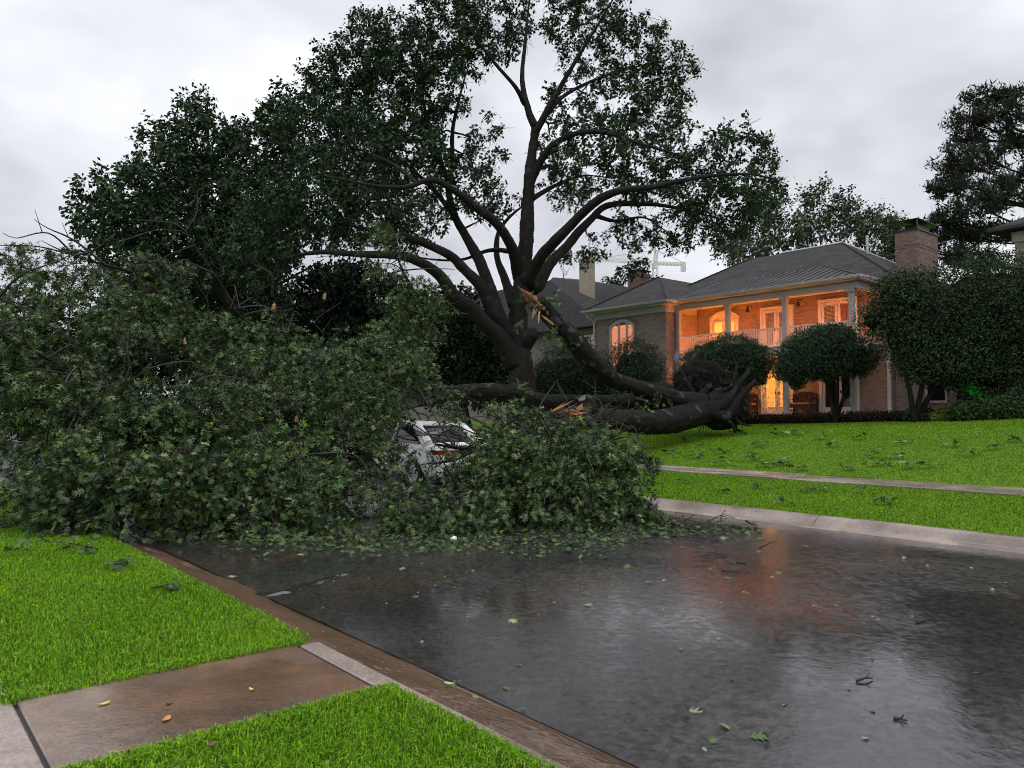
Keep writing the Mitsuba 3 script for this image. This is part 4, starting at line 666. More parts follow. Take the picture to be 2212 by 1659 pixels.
V = dc + V[:, :1] * dirn + V[:, 1:2] * a_ + V[:, 2:] * b_; i, j = np.meshgrid(np.arange(5), np.arange(20), indexing='ij'); q = np.stack([i * 20 + j, (i + 1) * 20 + j, (i + 1) * 20 + (j + 1) % 20, i * 20 + (j + 1) % 20], -1).reshape(-1, 4)
obj('reflector', (np.vstack([V, V + dirn * -0.02]), np.vstack([q[:, [0, 1, 2]], q[:, [0, 2, 3]], q[:, [0, 2, 1]] + 120, q[:, [0, 3, 2]] + 120])), 'pale_metal', dish, smooth=40); obj('mast', tube([dc, dc + [0.1, 0.1, -0.35], dc + [0.1, 0.1, -0.9]], 0.035, 6), 'dark_metal', dish); obj('feed_arm', tube([dc - b_ * 0.38, dc + dirn * 0.55 - b_ * 0.1, dc + dirn * 0.62], 0.03, 5, True), 'pale_metal', dish)
rh = thing('right_house', 'beige house with dark hipped eave at the right edge of the picture', 'house')
obj('wall', box(32.6, 44, -6, 9.72, 0.6, 8.5), 'brick_beige', rh); obj('frieze', box(32.52, 32.598, -6, 9.8, 8.1, 8.48), 'grey_paint', rh)
obj('roof', hull([(32.0, 10.3, 8.62), (32.0, -7, 8.62), (45, 10.3, 8.62), (45, -7, 8.62), (32.0, 10.3, 8.5), (32.0, -7, 8.5), (45, 10.3, 8.5), (45, -7, 8.5), (38.5, 3.8, 12), (38.5, -2, 12)]), 'shingles_dark', rh); obj('gutter', bev(31.88, 31.995, -7, 10.4, 8.5, 8.63), 'dark_metal', rh)

# tower crane far behind
cr = thing('tower_crane', 'far pale tower crane above the roofs right of the dark chimney', 'crane'); DC = 330.0; c0 = at(1415, 573, DC); cb = c0.copy(); cb[2] = 2.0
def lattice(p, q, w, n, r):
    p, q = np.array(p, float), np.array(q, float); d = unit(q - p); s = unit(np.cross(d, [0.3, 0.2, 1.0] if abs(d[2]) < 0.8 else [1, 0.4, 0])); u = np.cross(s, d); C_ = [(s + u) * w / 2, (s - u) * w / 2, (-s - u) * w / 2, (-s + u) * w / 2]; out = [tube([p + k, q + k], r, 4) for k in C_]
    for i in range(n):
        a, b = p + (q - p) * i / n, p + (q - p) * (i + 1) / n
        for k in range(4): out.append(tube([a + C_[k], b + C_[(k + 1) % 4]], r * 0.6, 3))
    return join(*out)
obj('mast', lattice(cb, c0, 1.9, 26, 0.16), 'crane_paint', cr); jl = at(1240, 561, DC + 15); jr = at(1476, 575, DC - 4); hd = at(1418, 540, DC)
obj('jib', lattice(c0 + [0, 0, 1.2], jl + [0, 0, 1], 1.3, 26, 0.11), 'crane_paint', cr); obj('counter_jib', lattice(c0 + [0, 0, 0.9], jr + [0, 0, 0.9], 1.0, 8, 0.16), 'crane_paint', cr); obj('counterweight', (lambda b: b)(box(jr[0] - 0.8, jr[0] + 0.8, jr[1] - 0.8, jr[1] + 0.8, jr[2] - 2.2, jr[2] + 1.7)), 'crane_paint', cr)
obj('cat_head', lattice(c0 + [0, 0, 0.5], hd, 1.2, 6, 0.22), 'crane_paint', cr); obj('tie', tube([hd, jl * 0.6 + c0 * 0.4 + [0, 0, 2]], 0.08, 4), 'dark_metal', cr); obj('tie', tube([hd, jr + [0, 0, 1.5]], 0.08, 4), 'dark_metal', cr); obj('cab', box(c0[0] - 2.2, c0[0] - 0.6, c0[1] - 1.4, c0[1] + 0.2, c0[2] - 1.6, c0[2] + 0.6), 'crane_paint', cr)

# ------------------------------------------------------------------ white car under the fallen crown
car = thing('parked_car', 'white car parked at the far kerb, buried under the fallen crown', 'car')
CX, CY = 10.50, 14.10   # centre line x, rear end y; the car points away from the viewer
prof_y = np.array([0.0, 0.06, 0.25, 0.7, 1.2, 2.0, 2.9, 3.6, 4.1, 4.5, 4.68])
belt = np.array([0.80, 0.93, 1.00, 1.02, 1.02, 1.00, 0.97, 0.93, 0.86, 0.74, 0.60]); half = np.array([0.74, 0.82, 0.875, 0.90, 0.91, 0.915, 0.91, 0.90, 0.87, 0.80, 0.68])
secs = []
for y, zb, hw in zip(prof_y, belt, half):
    secs.append([(-hw + .10, .30), (-hw + .02, .42), (-hw, .62), (-hw + .035, zb - .10), (-hw + .12, zb), (-hw * .5, zb + .035), (0, zb + .045), (hw * .5, zb + .035), (hw - .12, zb), (hw - .035, zb - .10), (hw, .62), (hw - .02, .42), (hw - .10, .30)])
V = np.array([(CX + a, CY + y, b) for y, s in zip(prof_y, secs) for a, b in s]); m_ = 13; i, j = np.meshgrid(np.arange(len(prof_y) - 1), np.arange(m_), indexing='ij'); q = np.stack([i * m_ + j, i * m_ + (j + 1) % m_, (i + 1) * m_ + (j + 1) % m_, (i + 1) * m_ + j], -1).reshape(-1, 4)
F_ = np.vstack([q[:, [0, 1, 2]], q[:, [0, 2, 3]], [[0, k + 1, k] for k in range(1, m_ - 1)], [[len(V) - m_, len(V) - m_ + k, len(V) - m_ + k + 1] for k in range(1, m_ - 1)]])
body = trimesh.Trimesh(V, F_, process=False); import manifold3d as m3
def mf(mesh): return m3.Manifold(m3.Mesh(vert_properties=np.asarray(mesh.vertices, np.float32), tri_verts=np.asarray(mesh.faces, np.uint32)))
bm = mf(body)
if bm.volume() < 0: bm = mf(trimesh.Trimesh(V, F_[:, ::-1], process=False))
for wy in (0.88, 3.70): bm = bm - m3.Manifold.cylinder(2.4, 0.37, 0.37, 32).translate([0, 0, -1.2]).rotate([0, 90, 0]).translate([CX, CY + wy, 0.33])
bmm = bm.to_mesh(); obj('body', (bmm.vert_properties[:, :3], bmm.tri_verts), 'car_paint', car, smooth=35)
gl = [(0.52, 1.00, 0.70), (1.18, 1.44, 0.60), (2.1, 1.485, 0.61), (2.75, 1.40, 0.60), (3.45, 0.97, 0.72)]
V = np.array([(CX + s * h * k, CY + y, z - (0.0 if k == 1 else -0.03)) for y, z, h in gl for s, k in ((-1, 1), (-1, .8), (1, .8), (1, 1))])
lo = np.array([(CX + s * 0.80, CY + y, 0.94) for y in (0.45, 3.55) for s in (-1, 1)])
obj('glasshouse', hull(np.vstack([V, lo])), 'dark_glass', car, smooth=30)
obj('roof_panel', hull([(CX + s * h, CY + y, z) for y, z, h in ((1.10, 1.44, .60), (1.3, 1.475, .61), (2.1, 1.52, .62), (2.6, 1.47, .61), (2.8, 1.40, .60)) for s in (-1, 1)] + [(CX + s * .3, CY + y, z) for y, z in ((1.1, 1.49), (2.1, 1.55), (2.7, 1.47)) for s in (-1, 1)]), 'car_paint', car, smooth=40)
for s in (-1, 1):
    for pts, w in (([(0.50, 1.01, .745), (1.14, 1.46, .62)], 0.10), ([(2.72, 1.43, .61), (3.45, .98, .745)], 0.035), ([(1.95, 1.0, .80), (1.95, 1.49, .63)], 0.035)):
        p = [np.array([CX + s * c_, CY + a, b]) for a, b, c_ in pts]; obj('pillar', tube([p[0], p[1]], [w * 1.35, w], 8, True), 'car_paint', car, smooth=40)
    obj('tail_light', hull([(CX + s * x_, CY + y, z) for x_, y in ((0.30, -0.022), (0.76, 0.02), (0.85, 0.15), (0.30, 0.06), (0.74, 0.1)) for z in (0.80, 0.90)]), 'red_lens', car)
    obj('door_handle', bev(CX + s * 0.925 - .02, CX + s * 0.925 + .02, CY + 1.42, CY + 1.62, 0.845, 0.872), 'car_paint', car); obj('sill', bev(CX + s * 0.84 - .04, CX + s * 0.84 + .04, CY + 1.3, CY + 3.3, 0.22, 0.37), 'rubber', car)
    obj('side_mirror', hull([(CX + s * x_, CY + y, z) for x_ in (0.92, 1.08) for y in (2.95, 3.08) for z in (0.98, 1.10)]), 'car_paint', car)
    for wy in (0.88, 3.70):
        w = obj('wheel', (lambda v, f: (v, f))(*tube([(CX + s * .70, CY + wy, .33), (CX + s * .72, CY + wy, .33), (CX + s * .86, CY + wy, .33), (CX + s * .89, CY + wy, .33)], [.30, .33, .33, .30], 28, True)), 'rubber', car, smooth=30)
        obj('rim', join(tube([(CX + s * .885, CY + wy, .33), (CX + s * .897, CY + wy, .33)], [.22, .20], 24, True), *[hull([np.array([CX + s * .90, CY + wy, .33]) + np.array([s * e, math.cos(t) * rad - math.sin(t) * o, math.sin(t) * rad + math.cos(t) * o]) for rad in (.03, .205) for o in (-.022, .022) for e in (0, .012)]) for t in np.arange(5) * 2 * np.pi / 5]), 'rim_metal', w)
obj('light_bar', hull([(CX + x_, CY + y, z) for x_ in (-.30, .30) for y in (-0.022, 0.05) for z in (0.81, 0.895)]), 'dark_glass', car); obj('bumper', hull([(CX + s * x_, CY + y, z) for s in (-1, 1) for x_, y in ((0.60, -0.05), (0.80, 0.05)) for z in (0.42, 0.60)]), 'car_paint', car, smooth=40); obj('diffuser', hull([(CX + s * x_, CY + y, z) for s in (-1, 1) for x_, y in ((0.60, -0.02), (0.80, 0.1)) for z in (0.26, 0.415)]), 'rubber', car)
obj('boot_lid_spoiler', hull([(CX + s * x_, CY + y, z) for s in (-1, 1) for x_, y, z in ((0.70, 0.02, 0.955), (0.70, 0.30, 1.04), (0.70, 0.05, 0.985), (.3, 0.0, 0.98), (.3, -0.02, 1.0), (.3, .3, 1.06))]), 'car_paint', car, smooth=40)

# ------------------------------------------------------------------ the fallen oak
fall = thing('fallen_oak_tree', 'uprooted oak lying across the street with leafy crown and broken trunks', 'tree')
FL = [  # points (sketch x, y, distance), radius from, to
    ([(1568, 868, 25.6), (1540, 880, 25.4), (1480, 900, 24.6), (1410, 912, 23.6), (1345, 908, 22.2), (1300, 903, 21.4), (1262, 898, 20.8), (1215, 900, 20.2), (1160, 915, 19.4)], 0.62, 0.30),
    ([(1545, 870, 25.8), (1480, 872, 26.2), (1400, 868, 25.8), (1300, 872, 25.0), (1230, 872, 24.2), (1180, 868, 23.6), (1110, 852, 22.8), (1040, 848, 22.0), (960, 850, 21.0), (880, 870, 20.0), (800, 880, 19.0), (700, 862, 18.0), (600, 815, 17.2), (520, 790, 16.6), (420, 750, 16), (330, 715, 15.6)], 0.40, 0.06),
    ([(1520, 872, 25.2), (1470, 866, 24.9), (1420, 852, 24.6), (1370, 836, 24.3), (1325, 822, 24.0), (1280, 782, 23.7), (1235, 730, 23.3), (1195, 685, 23.0), (1158, 650, 22.7)], 0.42, 0.26),
]
FB = [  # branches in the crown
    ([(1160, 915, 19.4), (1120, 940, 17.5), (1080, 960, 15.5), (1020, 970, 14), (940, 960, 13)], 0.16, 0.04), ([(1215, 900, 20.2), (1230, 930, 17), (1220, 980, 14.5), (1190, 1040, 12.6), (1160, 1100, 11.6)], 0.15, 0.03), ([(1262, 898, 20.8), (1290, 930, 17), (1310, 980, 14.5), (1320, 1050, 12.6), (1340, 1100, 11.8)], 0.14, 0.03),
    ([(960, 850, 21), (900, 810, 20), (880, 740, 19.4), (890, 640, 19), (860, 560, 18.7), (850, 500, 18.6)], 0.12, 0.03), ([(700, 862, 18), (640, 880, 16), (540, 880, 14.5), (420, 870, 13.4), (300, 860, 12.6), (180, 850, 12)], 0.13, 0.03), ([(600, 815, 17.2), (560, 760, 16.5), (520, 690, 16), (480, 620, 15.8), (440, 560, 15.6), (400, 500, 15.6)], 0.10, 0.02),
    ([(520, 790, 16.6), (440, 740, 16.4), (400, 690, 16.2), (350, 620, 16), (290, 590, 15.6), (200, 565, 15.2), (130, 540, 15), (90, 520, 15)], 0.09, 0.012), ([(330, 715, 15.6), (240, 700, 15), (150, 690, 14.5), (60, 660, 14), (-40, 640, 13.6)], 0.06, 0.015), ([(800, 880, 19), (760, 920, 16), (700, 960, 14), (620, 1000, 12.6), (540, 1040, 11.8)], 0.12, 0.03), ([(540, 880, 14.5), (480, 920, 13.2), (400, 980, 12), (340, 1040, 11.2), (310, 1100, 10.6)], 0.08, 0.02), ([(420, 870, 13.4), (320, 920, 12.4), (200, 970, 11.6), (100, 1010, 11)], 0.07, 0.02),
    ([(880, 870, 20), (830, 920, 17), (790, 960, 15), (760, 1020, 13), (740, 1090, 11.8)], 0.11, 0.03), ([(700, 862, 18), (660, 800, 17), (620, 720, 16.4), (590, 640, 16)], 0.09, 0.02), ([(1080, 960, 15.5), (1060, 1010, 13.6), (1010, 1060, 12), (960, 1110, 11.2)], 0.07, 0.02), ([(880, 740, 19.4), (930, 700, 19.8), (940, 640, 20)], 0.06, 0.02), ([(300, 860, 12.6), (200, 800, 12.8), (80, 780, 12.8), (-40, 760, 12.8)], 0.06, 0.02),
    ([(640, 880, 16), (620, 905, 14.8), (655, 950, 14), (640, 1000, 13.2)], 0.05, 0.015), ([(1220, 980, 14.5), (1290, 960, 13.6), (1360, 960, 13), (1400, 940, 13)], 0.05, 0.012), ([(1320, 1050, 12.6), (1380, 1080, 12.2), (1420, 1110, 12)], 0.05, 0.012)]
def lift(pts, r0, r1):
    P = np.array([at(*p) for p in pts]); rr = np.linspace(r0, r1, len(P)); gz = np.where(P[:, 0] > 11.4, zt(P[:, 0], P[:, 1]), 0.03); P[:, 2] = np.maximum(P[:, 2], gz + rr * 0.55); return P
N, R, M = limb_nodes([(lift(p, a, b), a, b) for p, a, b in FL + FB])
fine_ends = []
for k, (p, r_) in enumerate(M):
    if k == 0: r_ = np.interp(np.linspace(0, 1, len(p)), [0, 0.10, 0.28, 0.5, 0.75, 0.85, 1], [0.56, 0.46, 0.40, 0.33, 0.27, 0.25, 0.16])
    if k == 1: r_ = np.interp(np.linspace(0, 1, len(p)), [0, 0.25, 0.45, 0.6, 0.8, 1], [0.25, 0.26, 0.25, 0.20, 0.12, 0.05])
    if k == 2: r_ = np.interp(np.linspace(0, 1, len(p)), [0, 0.3, 0.5, 0.62, 0.8, 1], [0.34, 0.26, 0.26, 0.31, 0.29, 0.25])
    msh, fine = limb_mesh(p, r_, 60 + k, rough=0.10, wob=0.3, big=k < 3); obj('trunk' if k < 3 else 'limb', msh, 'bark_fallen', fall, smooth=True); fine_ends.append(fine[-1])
# cut stub and torn wood at the end of the front trunk
sb = at(1270, 896, 20.9); sp = [sb, sb + [0.02, 0.0, 0.18], sb + [-0.05, 0.02, 0.33], sb + [-0.12, 0.03, 0.44]]
st = obj('stub', limb_mesh(spline(sp, 0.1), np.linspace(0.24, 0.17, len(spline(sp, 0.1))), 91)[0], 'bark_fallen', fall, smooth=True); e1 = np.array(sp[-1]); obj('cut_end', tube([e1 + [0, 0, 0.012], e1 + [-0.012, 0, 0.03]], [0.165, 0.15], 18, True), 'cut_wood', st, smooth=30)
def splinter(p, q, w, m, parent, s=0):
    p, q = np.array(p, float), np.array(q, float); r = np.random.default_rng(s); d = unit(q - p); a = unit(np.cross(d, [0.2, 0.1, 1])); b = np.cross(d, a); pts = [p + a * w, p - a * w, p + b * w * .5, p - b * w * .5]
    for t in (0.35, 0.7): c = p + (q - p) * t; ww = w * (1 - 0.35 * t) * r.uniform(0.7, 1.2); pts += [c + a * ww + b * r.uniform(-.3, .3) * w, c - a * ww + b * r.uniform(-.3, .3) * w, c + b * ww * .5]
    pts += [q + a * w * 0.15, q - a * w * 0.1]; return obj('splinter', hull(pts), m, parent)
D = 19.9
te = obj('torn_end', limb_mesh(spline([at(1250, 900, 20.3), at(1235, 893, 20.1), at(1215, 893, 19.9)], 0.1), np.array([0.24, 0.2, 0.17, 0.1])[:len(spline([at(1250, 900, 20.3), at(1235, 893, 20.1), at(1215, 893, 19.9)], 0.1))] if False else np.linspace(0.17, 0.07, len(spline([at(1250, 900, 20.3), at(1235, 893, 20.1), at(1215, 893, 19.9)], 0.1))), 92)[0], 'heartwood', fall, smooth=True)
for s, (a, b, w, m) in enumerate([((1160, 908), (1240, 864), .08, 'fresh_wood'), ((1175, 902), (1222, 868), .05, 'fresh_wood'), ((1150, 912), (1212, 888), .06, 'fresh_wood'), ((1190, 902), (1246, 872), .035, 'fresh_wood'), ((1250, 885), (1258, 872), .08, 'fresh_wood'), ((1235, 898), (1272, 890), .06, 'fresh_wood'), ((1240, 905), (1222, 890), .08, 'heartwood'), ((1200, 905), (1190, 882), .06, 'fresh_wood'), ((1225, 896), (1260, 896), .07, 'heartwood')]):
    splinter(at(*a, D), at(*b, D - 0.1), w, m, te, s)
# broken upper end of the leaning trunk
ue = at(1158, 650, 22.7); bd = unit(at(1130, 622, 22.5) - at(1195, 685, 23.0))
be = obj('broken_end', hull([at(1120, 620, 22.5), at(1124, 626, 22.5), at(1150, 640, 22.5), at(1165, 655, 22.9), at(1152, 672, 22.6), at(1140, 655, 22.5), at(1160, 640, 22.9), at(1180, 668, 22.5)]), 'heartwood', fall)
for s, (a, b, w, m) in enumerate([((1158, 662), (1148, 690), .075, 'fresh_wood'), ((1162, 660), (1156, 680), .05, 'fresh_wood'), ((1150, 648), (1121, 620), .09, 'heartwood'), ((1168, 662), (1130, 626), .10, 'heartwood'), ((1165, 672), (1163, 700), .03, 'fresh_wood'), ((1196, 702), (1168, 680), .06, 'fresh_wood'), ((1128, 627), (1118, 618), .03, 'fresh_wood')]):
    splinter(at(*a, 22.45), at(*b, 22.4), w, m, be, 30 + s)
# root plate: torn disc of soil with roots
rc_ = np.array([*(at(1522, 842, 26.6))]); rz = float(zt(rc_[0], rc_[1])); m = trimesh.creation.icosphere(4); v = np.array(m.vertices)
ax = unit(np.array([at(1600, 850, 26.2) - at(1480, 890, 25.0)])[0]); e1 = unit(np.cross(ax, [0, 0, 1])); e2 = np.cross(e1, ax); u = v @ ax; w1 = v @ e1; w2 = v @ e2
dis = (1 + 0.55 * (meshkit.fbm(v * 2.2 + 3, 4, seed=12) - 0.5) + 0.25 * (meshkit.fbm(v * 7, 3, seed=13) - 0.5))[:, None]
P_ = rc_ + dis * (u[:, None] * 0.50 * ax + w1[:, None] * 1.4 * e1 + w2[:, None] * 1.0 * e2); P_[:, 2] = np.maximum(P_[:, 2], rz - 0.3)
rp_ = obj('root_plate', (P_, np.array(m.faces)), 'soil', fall, smooth=True)
mound = at(1415, 838, 28.5); shp = np.array(m.vertices); obj('soil_mound', (mound + [0, 0, -0.35] + shp * (1 + 0.4 * (meshkit.fbm(shp * 2.4, 4, seed=5) - 0.5))[:, None] * [1.2, 1.1, 0.55], np.array(m.faces)), 'soil', fall, smooth=True)
for k, (pts, r0, r1_) in enumerate([([(1530, 885, 25.2), (1560, 875, 25.1), (1585, 850, 25.2), (1600, 825, 25.3), (1620, 795, 25.4)], .30, .10), ([(1530, 892, 25.1), (1570, 890, 25), (1592, 865, 25), (1608, 845, 25), (1632, 822, 25.0)], .32, .11), ([(1520, 875, 25.4), (1530, 845, 25.7), (1545, 815, 26), (1540, 775, 26.3)], .28, .05), ([(1540, 880, 25.4), (1560, 850, 25.6), (1585, 815, 25.8), (1590, 780, 26)], .25, .05), ([(1510, 880, 25.5), (1500, 850, 25.9), (1480, 820, 26.2), (1470, 790, 26.5)], .25, .05), ([(1560, 890, 25.2), (1580, 900, 25.2), (1600, 915, 25.1), (1622, 920, 25.0)], .2, .06), ([(1570, 900, 25.0), (1585, 920, 24.9), (1590, 935, 24.9)], .18, .08), ([(1525, 880, 25.6), (1515, 830, 26.1), (1510, 780, 26.5), (1500, 750, 26.8)], .18, .04), ([(1575, 880, 25.2), (1600, 862, 25.3), (1612, 870, 25.3)], .12, .05)]):
    p = spline([at(*q) for q in pts], 0.2); obj('root', limb_mesh(p, np.linspace(r0 * (0.75 if k < 2 else 0.5), r1_ * (0.6 if k < 2 else 0.45), len(p)), 130 + k, 0.22, 1.1)[0], 'bark_fallen', fall, smooth=True)
r8 = np.random.default_rng(88)
for k in range(4):
    p0 = at(r8.uniform(1515, 1575), r8.uniform(865, 905), 25.3 + r8.uniform(-.3, .5)); d = unit(RT * r8.uniform(0.2, 1.0) + UP * r8.uniform(-0.5, 1.0) + FW * r8.uniform(-0.4, 0.8)); L_ = r8.uniform(0.5, 1.1); q = spline([p0, p0 + d * L_ * .4 + r8.normal(size=3) * .1, p0 + d * L_ * .75 + r8.normal(size=3) * .22, p0 + d * L_ + r8.normal(size=3) * .3], 0.12)
    obj('root', limb_mesh(q, np.linspace(0.11, 0.025, len(q)), 160 + k, 0.2, 1.2)[0], 'bark_fallen', fall, smooth=True)
for k, (X, Y, D_, s_) in enumerate([(1562, 885, 25.6, .62), (1588, 888, 25.6, .40), (1550, 900, 25.4, .42), (1570, 850, 26.0, .55), (1590, 860, 26.0, .4)]):
    c_ = at(X, Y, D_); v2 = np.array(m.vertices); obj('soil_clod', (c_ + v2 * (1 + 0.8 * (meshkit.fbm(v2 * 2.4 + k, 4, seed=k) - 0.5))[:, None] * s_, np.array(m.faces)), 'soil', fall, smooth=True)
rr9 = np.random.default_rng(909); rts = []
for _ in range(120):
    a = rr9.integers(0, len(P_)); p0 = P_[a]; d = unit(P_[a] - rc_) + rr9.normal(size=3) * 0.5; rts.append(tube(spline([p0, p0 + d * 0.2, p0 + d * 0.38 + [0, 0, -0.12]], 0.1), 0.012, 4))
obj('rootlets', join(*rts), 'twig', rp_, kind='stuff')
r5 = np.random.default_rng(55)
m, c = leaves(P_[(a := r5.integers(0, len(P_), 4000))] + r5.normal(size=(4000, 3)) * 0.05, unit(P_[a] - rc_) + r5.normal(size=(4000, 3)) * 0.6 + [0, 0, -0.5], r5.normal(size=(4000, 3)), 0.07 * r5.uniform(.5, 1.2, 4000), (NEEDLE[0] * [1, 4, 1], NEEDLE[1]), palette(4000, r5, [(0.012, 0.011, 0.007), (0.014, 0.020, 0.008), (0.016, 0.012, 0.008)]))
obj('hanging_turf', m, 'leaf_dull', rp_, color=c, kind='stuff')
# crown clusters lying on the street
CB = [(1130, 1000, 100, 12.4, 1), (1250, 1000, 85, 12.8, 1), (1320, 1010, 75, 12.6, 1), (1200, 1080, 90, 11.6, 1.1), (1310, 1090, 70, 11.8, 1.1), (1090, 1100, 75, 11.4, 1), (980, 1120, 50, 11.1, .9), (1130, 885, 55, 13.6, 1.1), (1095, 885, 42, 13.8, 1), (1180, 920, 55, 13.4, 1), (1240, 955, 60, 13.0, 1), (1070, 920, 50, 14.0, .7), (1370, 1100, 40, 11.9, 1), (1400, 1130, 26, 11.6, 1), (1050, 1010, 50, 12.6, .6), (880, 1110, 55, 11.2, .6), (1360, 960, 34, 13, .7), (1180, 1130, 50, 11.0, 1), (1280, 1135, 40, 11.1, 1), (1060, 1145, 34, 10.8, 1), (950, 1150, 28, 10.7, .9), (850, 1150, 30, 10.8, .8),
      (790, 975, 60, 14, 1), (850, 1055, 45, 12.4, .9), (960, 1065, 50, 12.6, .8), (1045, 960, 38, 14, 1), (870, 925, 30, 15, .2), (940, 990, 40, 13.6, .07), (900, 1000, 40, 13.4, .10),
      (400, 1115, 50, 10.7, 1), (460, 1095, 60, 11.2, 1), (350, 1115, 42, 10.4, 1), (60, 1030, 105, 11, 1.1), (190, 1040, 110, 10.6, 1.1), (290, 1060, 85, 10.4, 1.1), (310, 1130, 40, 10.1, 1.1), (400, 1040, 95, 11, 1), (520, 1040, 100, 11.6, .9), (630, 1040, 85, 12, .8), (720, 1040, 70, 12.4, .7), (440, 1110, 55, 10.8, .9), (560, 1120, 55, 10.9, .8), (680, 1125, 50, 11.0, .8), (770, 1120, 45, 11.2, .7), (240, 1120, 40, 10.2, .9), (120, 1110, 40, 10.6, .9), (600, 1165, 22, 10.3, .8), (720, 1165, 24, 10.4, .8), (500, 1155, 22, 10.4, .7),
      (70, 910, 120, 12, 1.1), (210, 900, 125, 12.2, 1.1), (350, 910, 115, 12.8, 1), (480, 920, 105, 13, .9), (600, 930, 100, 13.4, .8), (720, 920, 85, 14, .75), (800, 900, 70, 15, .75), (560, 850, 95, 14.5, .9), (700, 840, 100, 15, .95), (830, 830, 85, 16, 1), (910, 830, 60, 16.5, .9), (960, 880, 45, 16.5, .6),
      (40, 790, 120, 13, 1.1), (170, 780, 120, 13.4, 1.1), (300, 790, 110, 14, 1), (430, 780, 90, 15, .9), (540, 770, 75, 15.6, .7), (640, 780, 70, 16, .7), (760, 770, 85, 16.5, .9), (870, 750, 75, 17.4, 1), (910, 690, 55, 18, 1), (890, 630, 60, 18.4, 1), (860, 560, 55, 18.6, 1), (845, 505, 36, 18.6, 1), (920, 620, 40, 18.8, .8),
      (60, 690, 90, 14, 1), (170, 680, 85, 14.6, 1), (270, 700, 80, 15, 1), (370, 690, 70, 15.6, .9), (60, 610, 55, 14.6, .9), (130, 590, 50, 15, .8), (20, 560, 34, 14.6, .7), (70, 545, 26, 15, .7), (190, 600, 40, 15.2, .7), (260, 620, 45, 15.8, .8), (330, 580, 40, 16, .8), (480, 690, 55, 16, .8), (400, 610, 40, 15.8, .7), (560, 690, 45, 16, .6), (160, 545, 22, 15.2, .6)]
bl = [(at(x, y, D), R_ / 2.16016 * D / FOC, k) for x, y, R_, D, k in [(x, y, R_, D, k * (0.45 if y < 720 and x < 300 else 0.7 if y < 860 else 1.0)) for x, y, R_, D, k in CB]]
r6 = np.random.default_rng(606); CP = blob_points(bl, 245, r6, 0.10); CP = CP[0.68 * meshkit.fbm(CP * 0.7 + 3, 3, seed=31) + 0.32 * meshkit.fbm(CP * 1.9 + 3, 3, seed=33) > np.where(CP[:, 2] < 1.0, 0.405, 0.474)]; gz = np.where(CP[:, 0] > 11.4, zt(CP[:, 0], CP[:, 1]), np.where(CP[:, 0] < 2.4, 0.14, 0.03)); CP[:, 2] = np.maximum(CP[:, 2], gz + r6.uniform(0.06, 0.22, len(CP)))
inside = (CP[:, 0] > 9.45) & (CP[:, 0] < 11.55) & (CP[:, 1] > 14.0) & (CP[:, 1] < 19.1) & (CP[:, 2] < 1.75); CP = CP[~inside]
# the crown hangs thinly in front of the car's rear corner
bare = []
for _ in range(320):
    a = r6.integers(len(M[0][0]) + len(M[1][0]) + len(M[2][0]), len(N)); p0 = N[a]; d = unit(r6.normal(size=3) * [1, 1, 0.6] - FW * 0.9 - RT * 0.25 + [0, 0, 0.12]); L_ = r6.uniform(0.7, 2.0); q = spline([p0, p0 + d * L_ * 0.4 + r6.normal(size=3) * 0.1, p0 + d * L_ * 0.75 + r6.normal(size=3) * 0.14, p0 + d * L_ + [0, 0, -0.15]], 0.12)
    q[:, 2] = np.maximum(q[:, 2], 0.06); bare.append(tube(q, np.linspace(r6.uniform(0.014, 0.034), 0.006, len(q)), 5)); e_ = q[len(q) // 2]; bare.append(tube(np.array([e_, e_ + unit(d + r6.normal(size=3) * 0.6) * 0.45]), [0.010, 0.004], 4))
obj('bare_twigs', join(*bare), 'pale_twig', fall, smooth=True, kind='stuff')
rel = CP - EYE; dpt = rel @ FW; cx = rel @ RT / dpt; cz = rel @ UP / dpt
obj('branches', join(*grow(N, R, CP, r6, base=0.012, gain=0.015, up=0.1, maxr=0.06)), 'twig', fall, smooth=True, kind='stuff')
FC = [(0.042, 0.088, 0.025), (0.064, 0.120, 0.032), (0.022, 0.050, 0.020), (0.095, 0.150, 0.042), (0.050, 0.076, 0.036)]
dist = np.linalg.norm(CP - EYE, axis=1); front = np.argsort(dist)
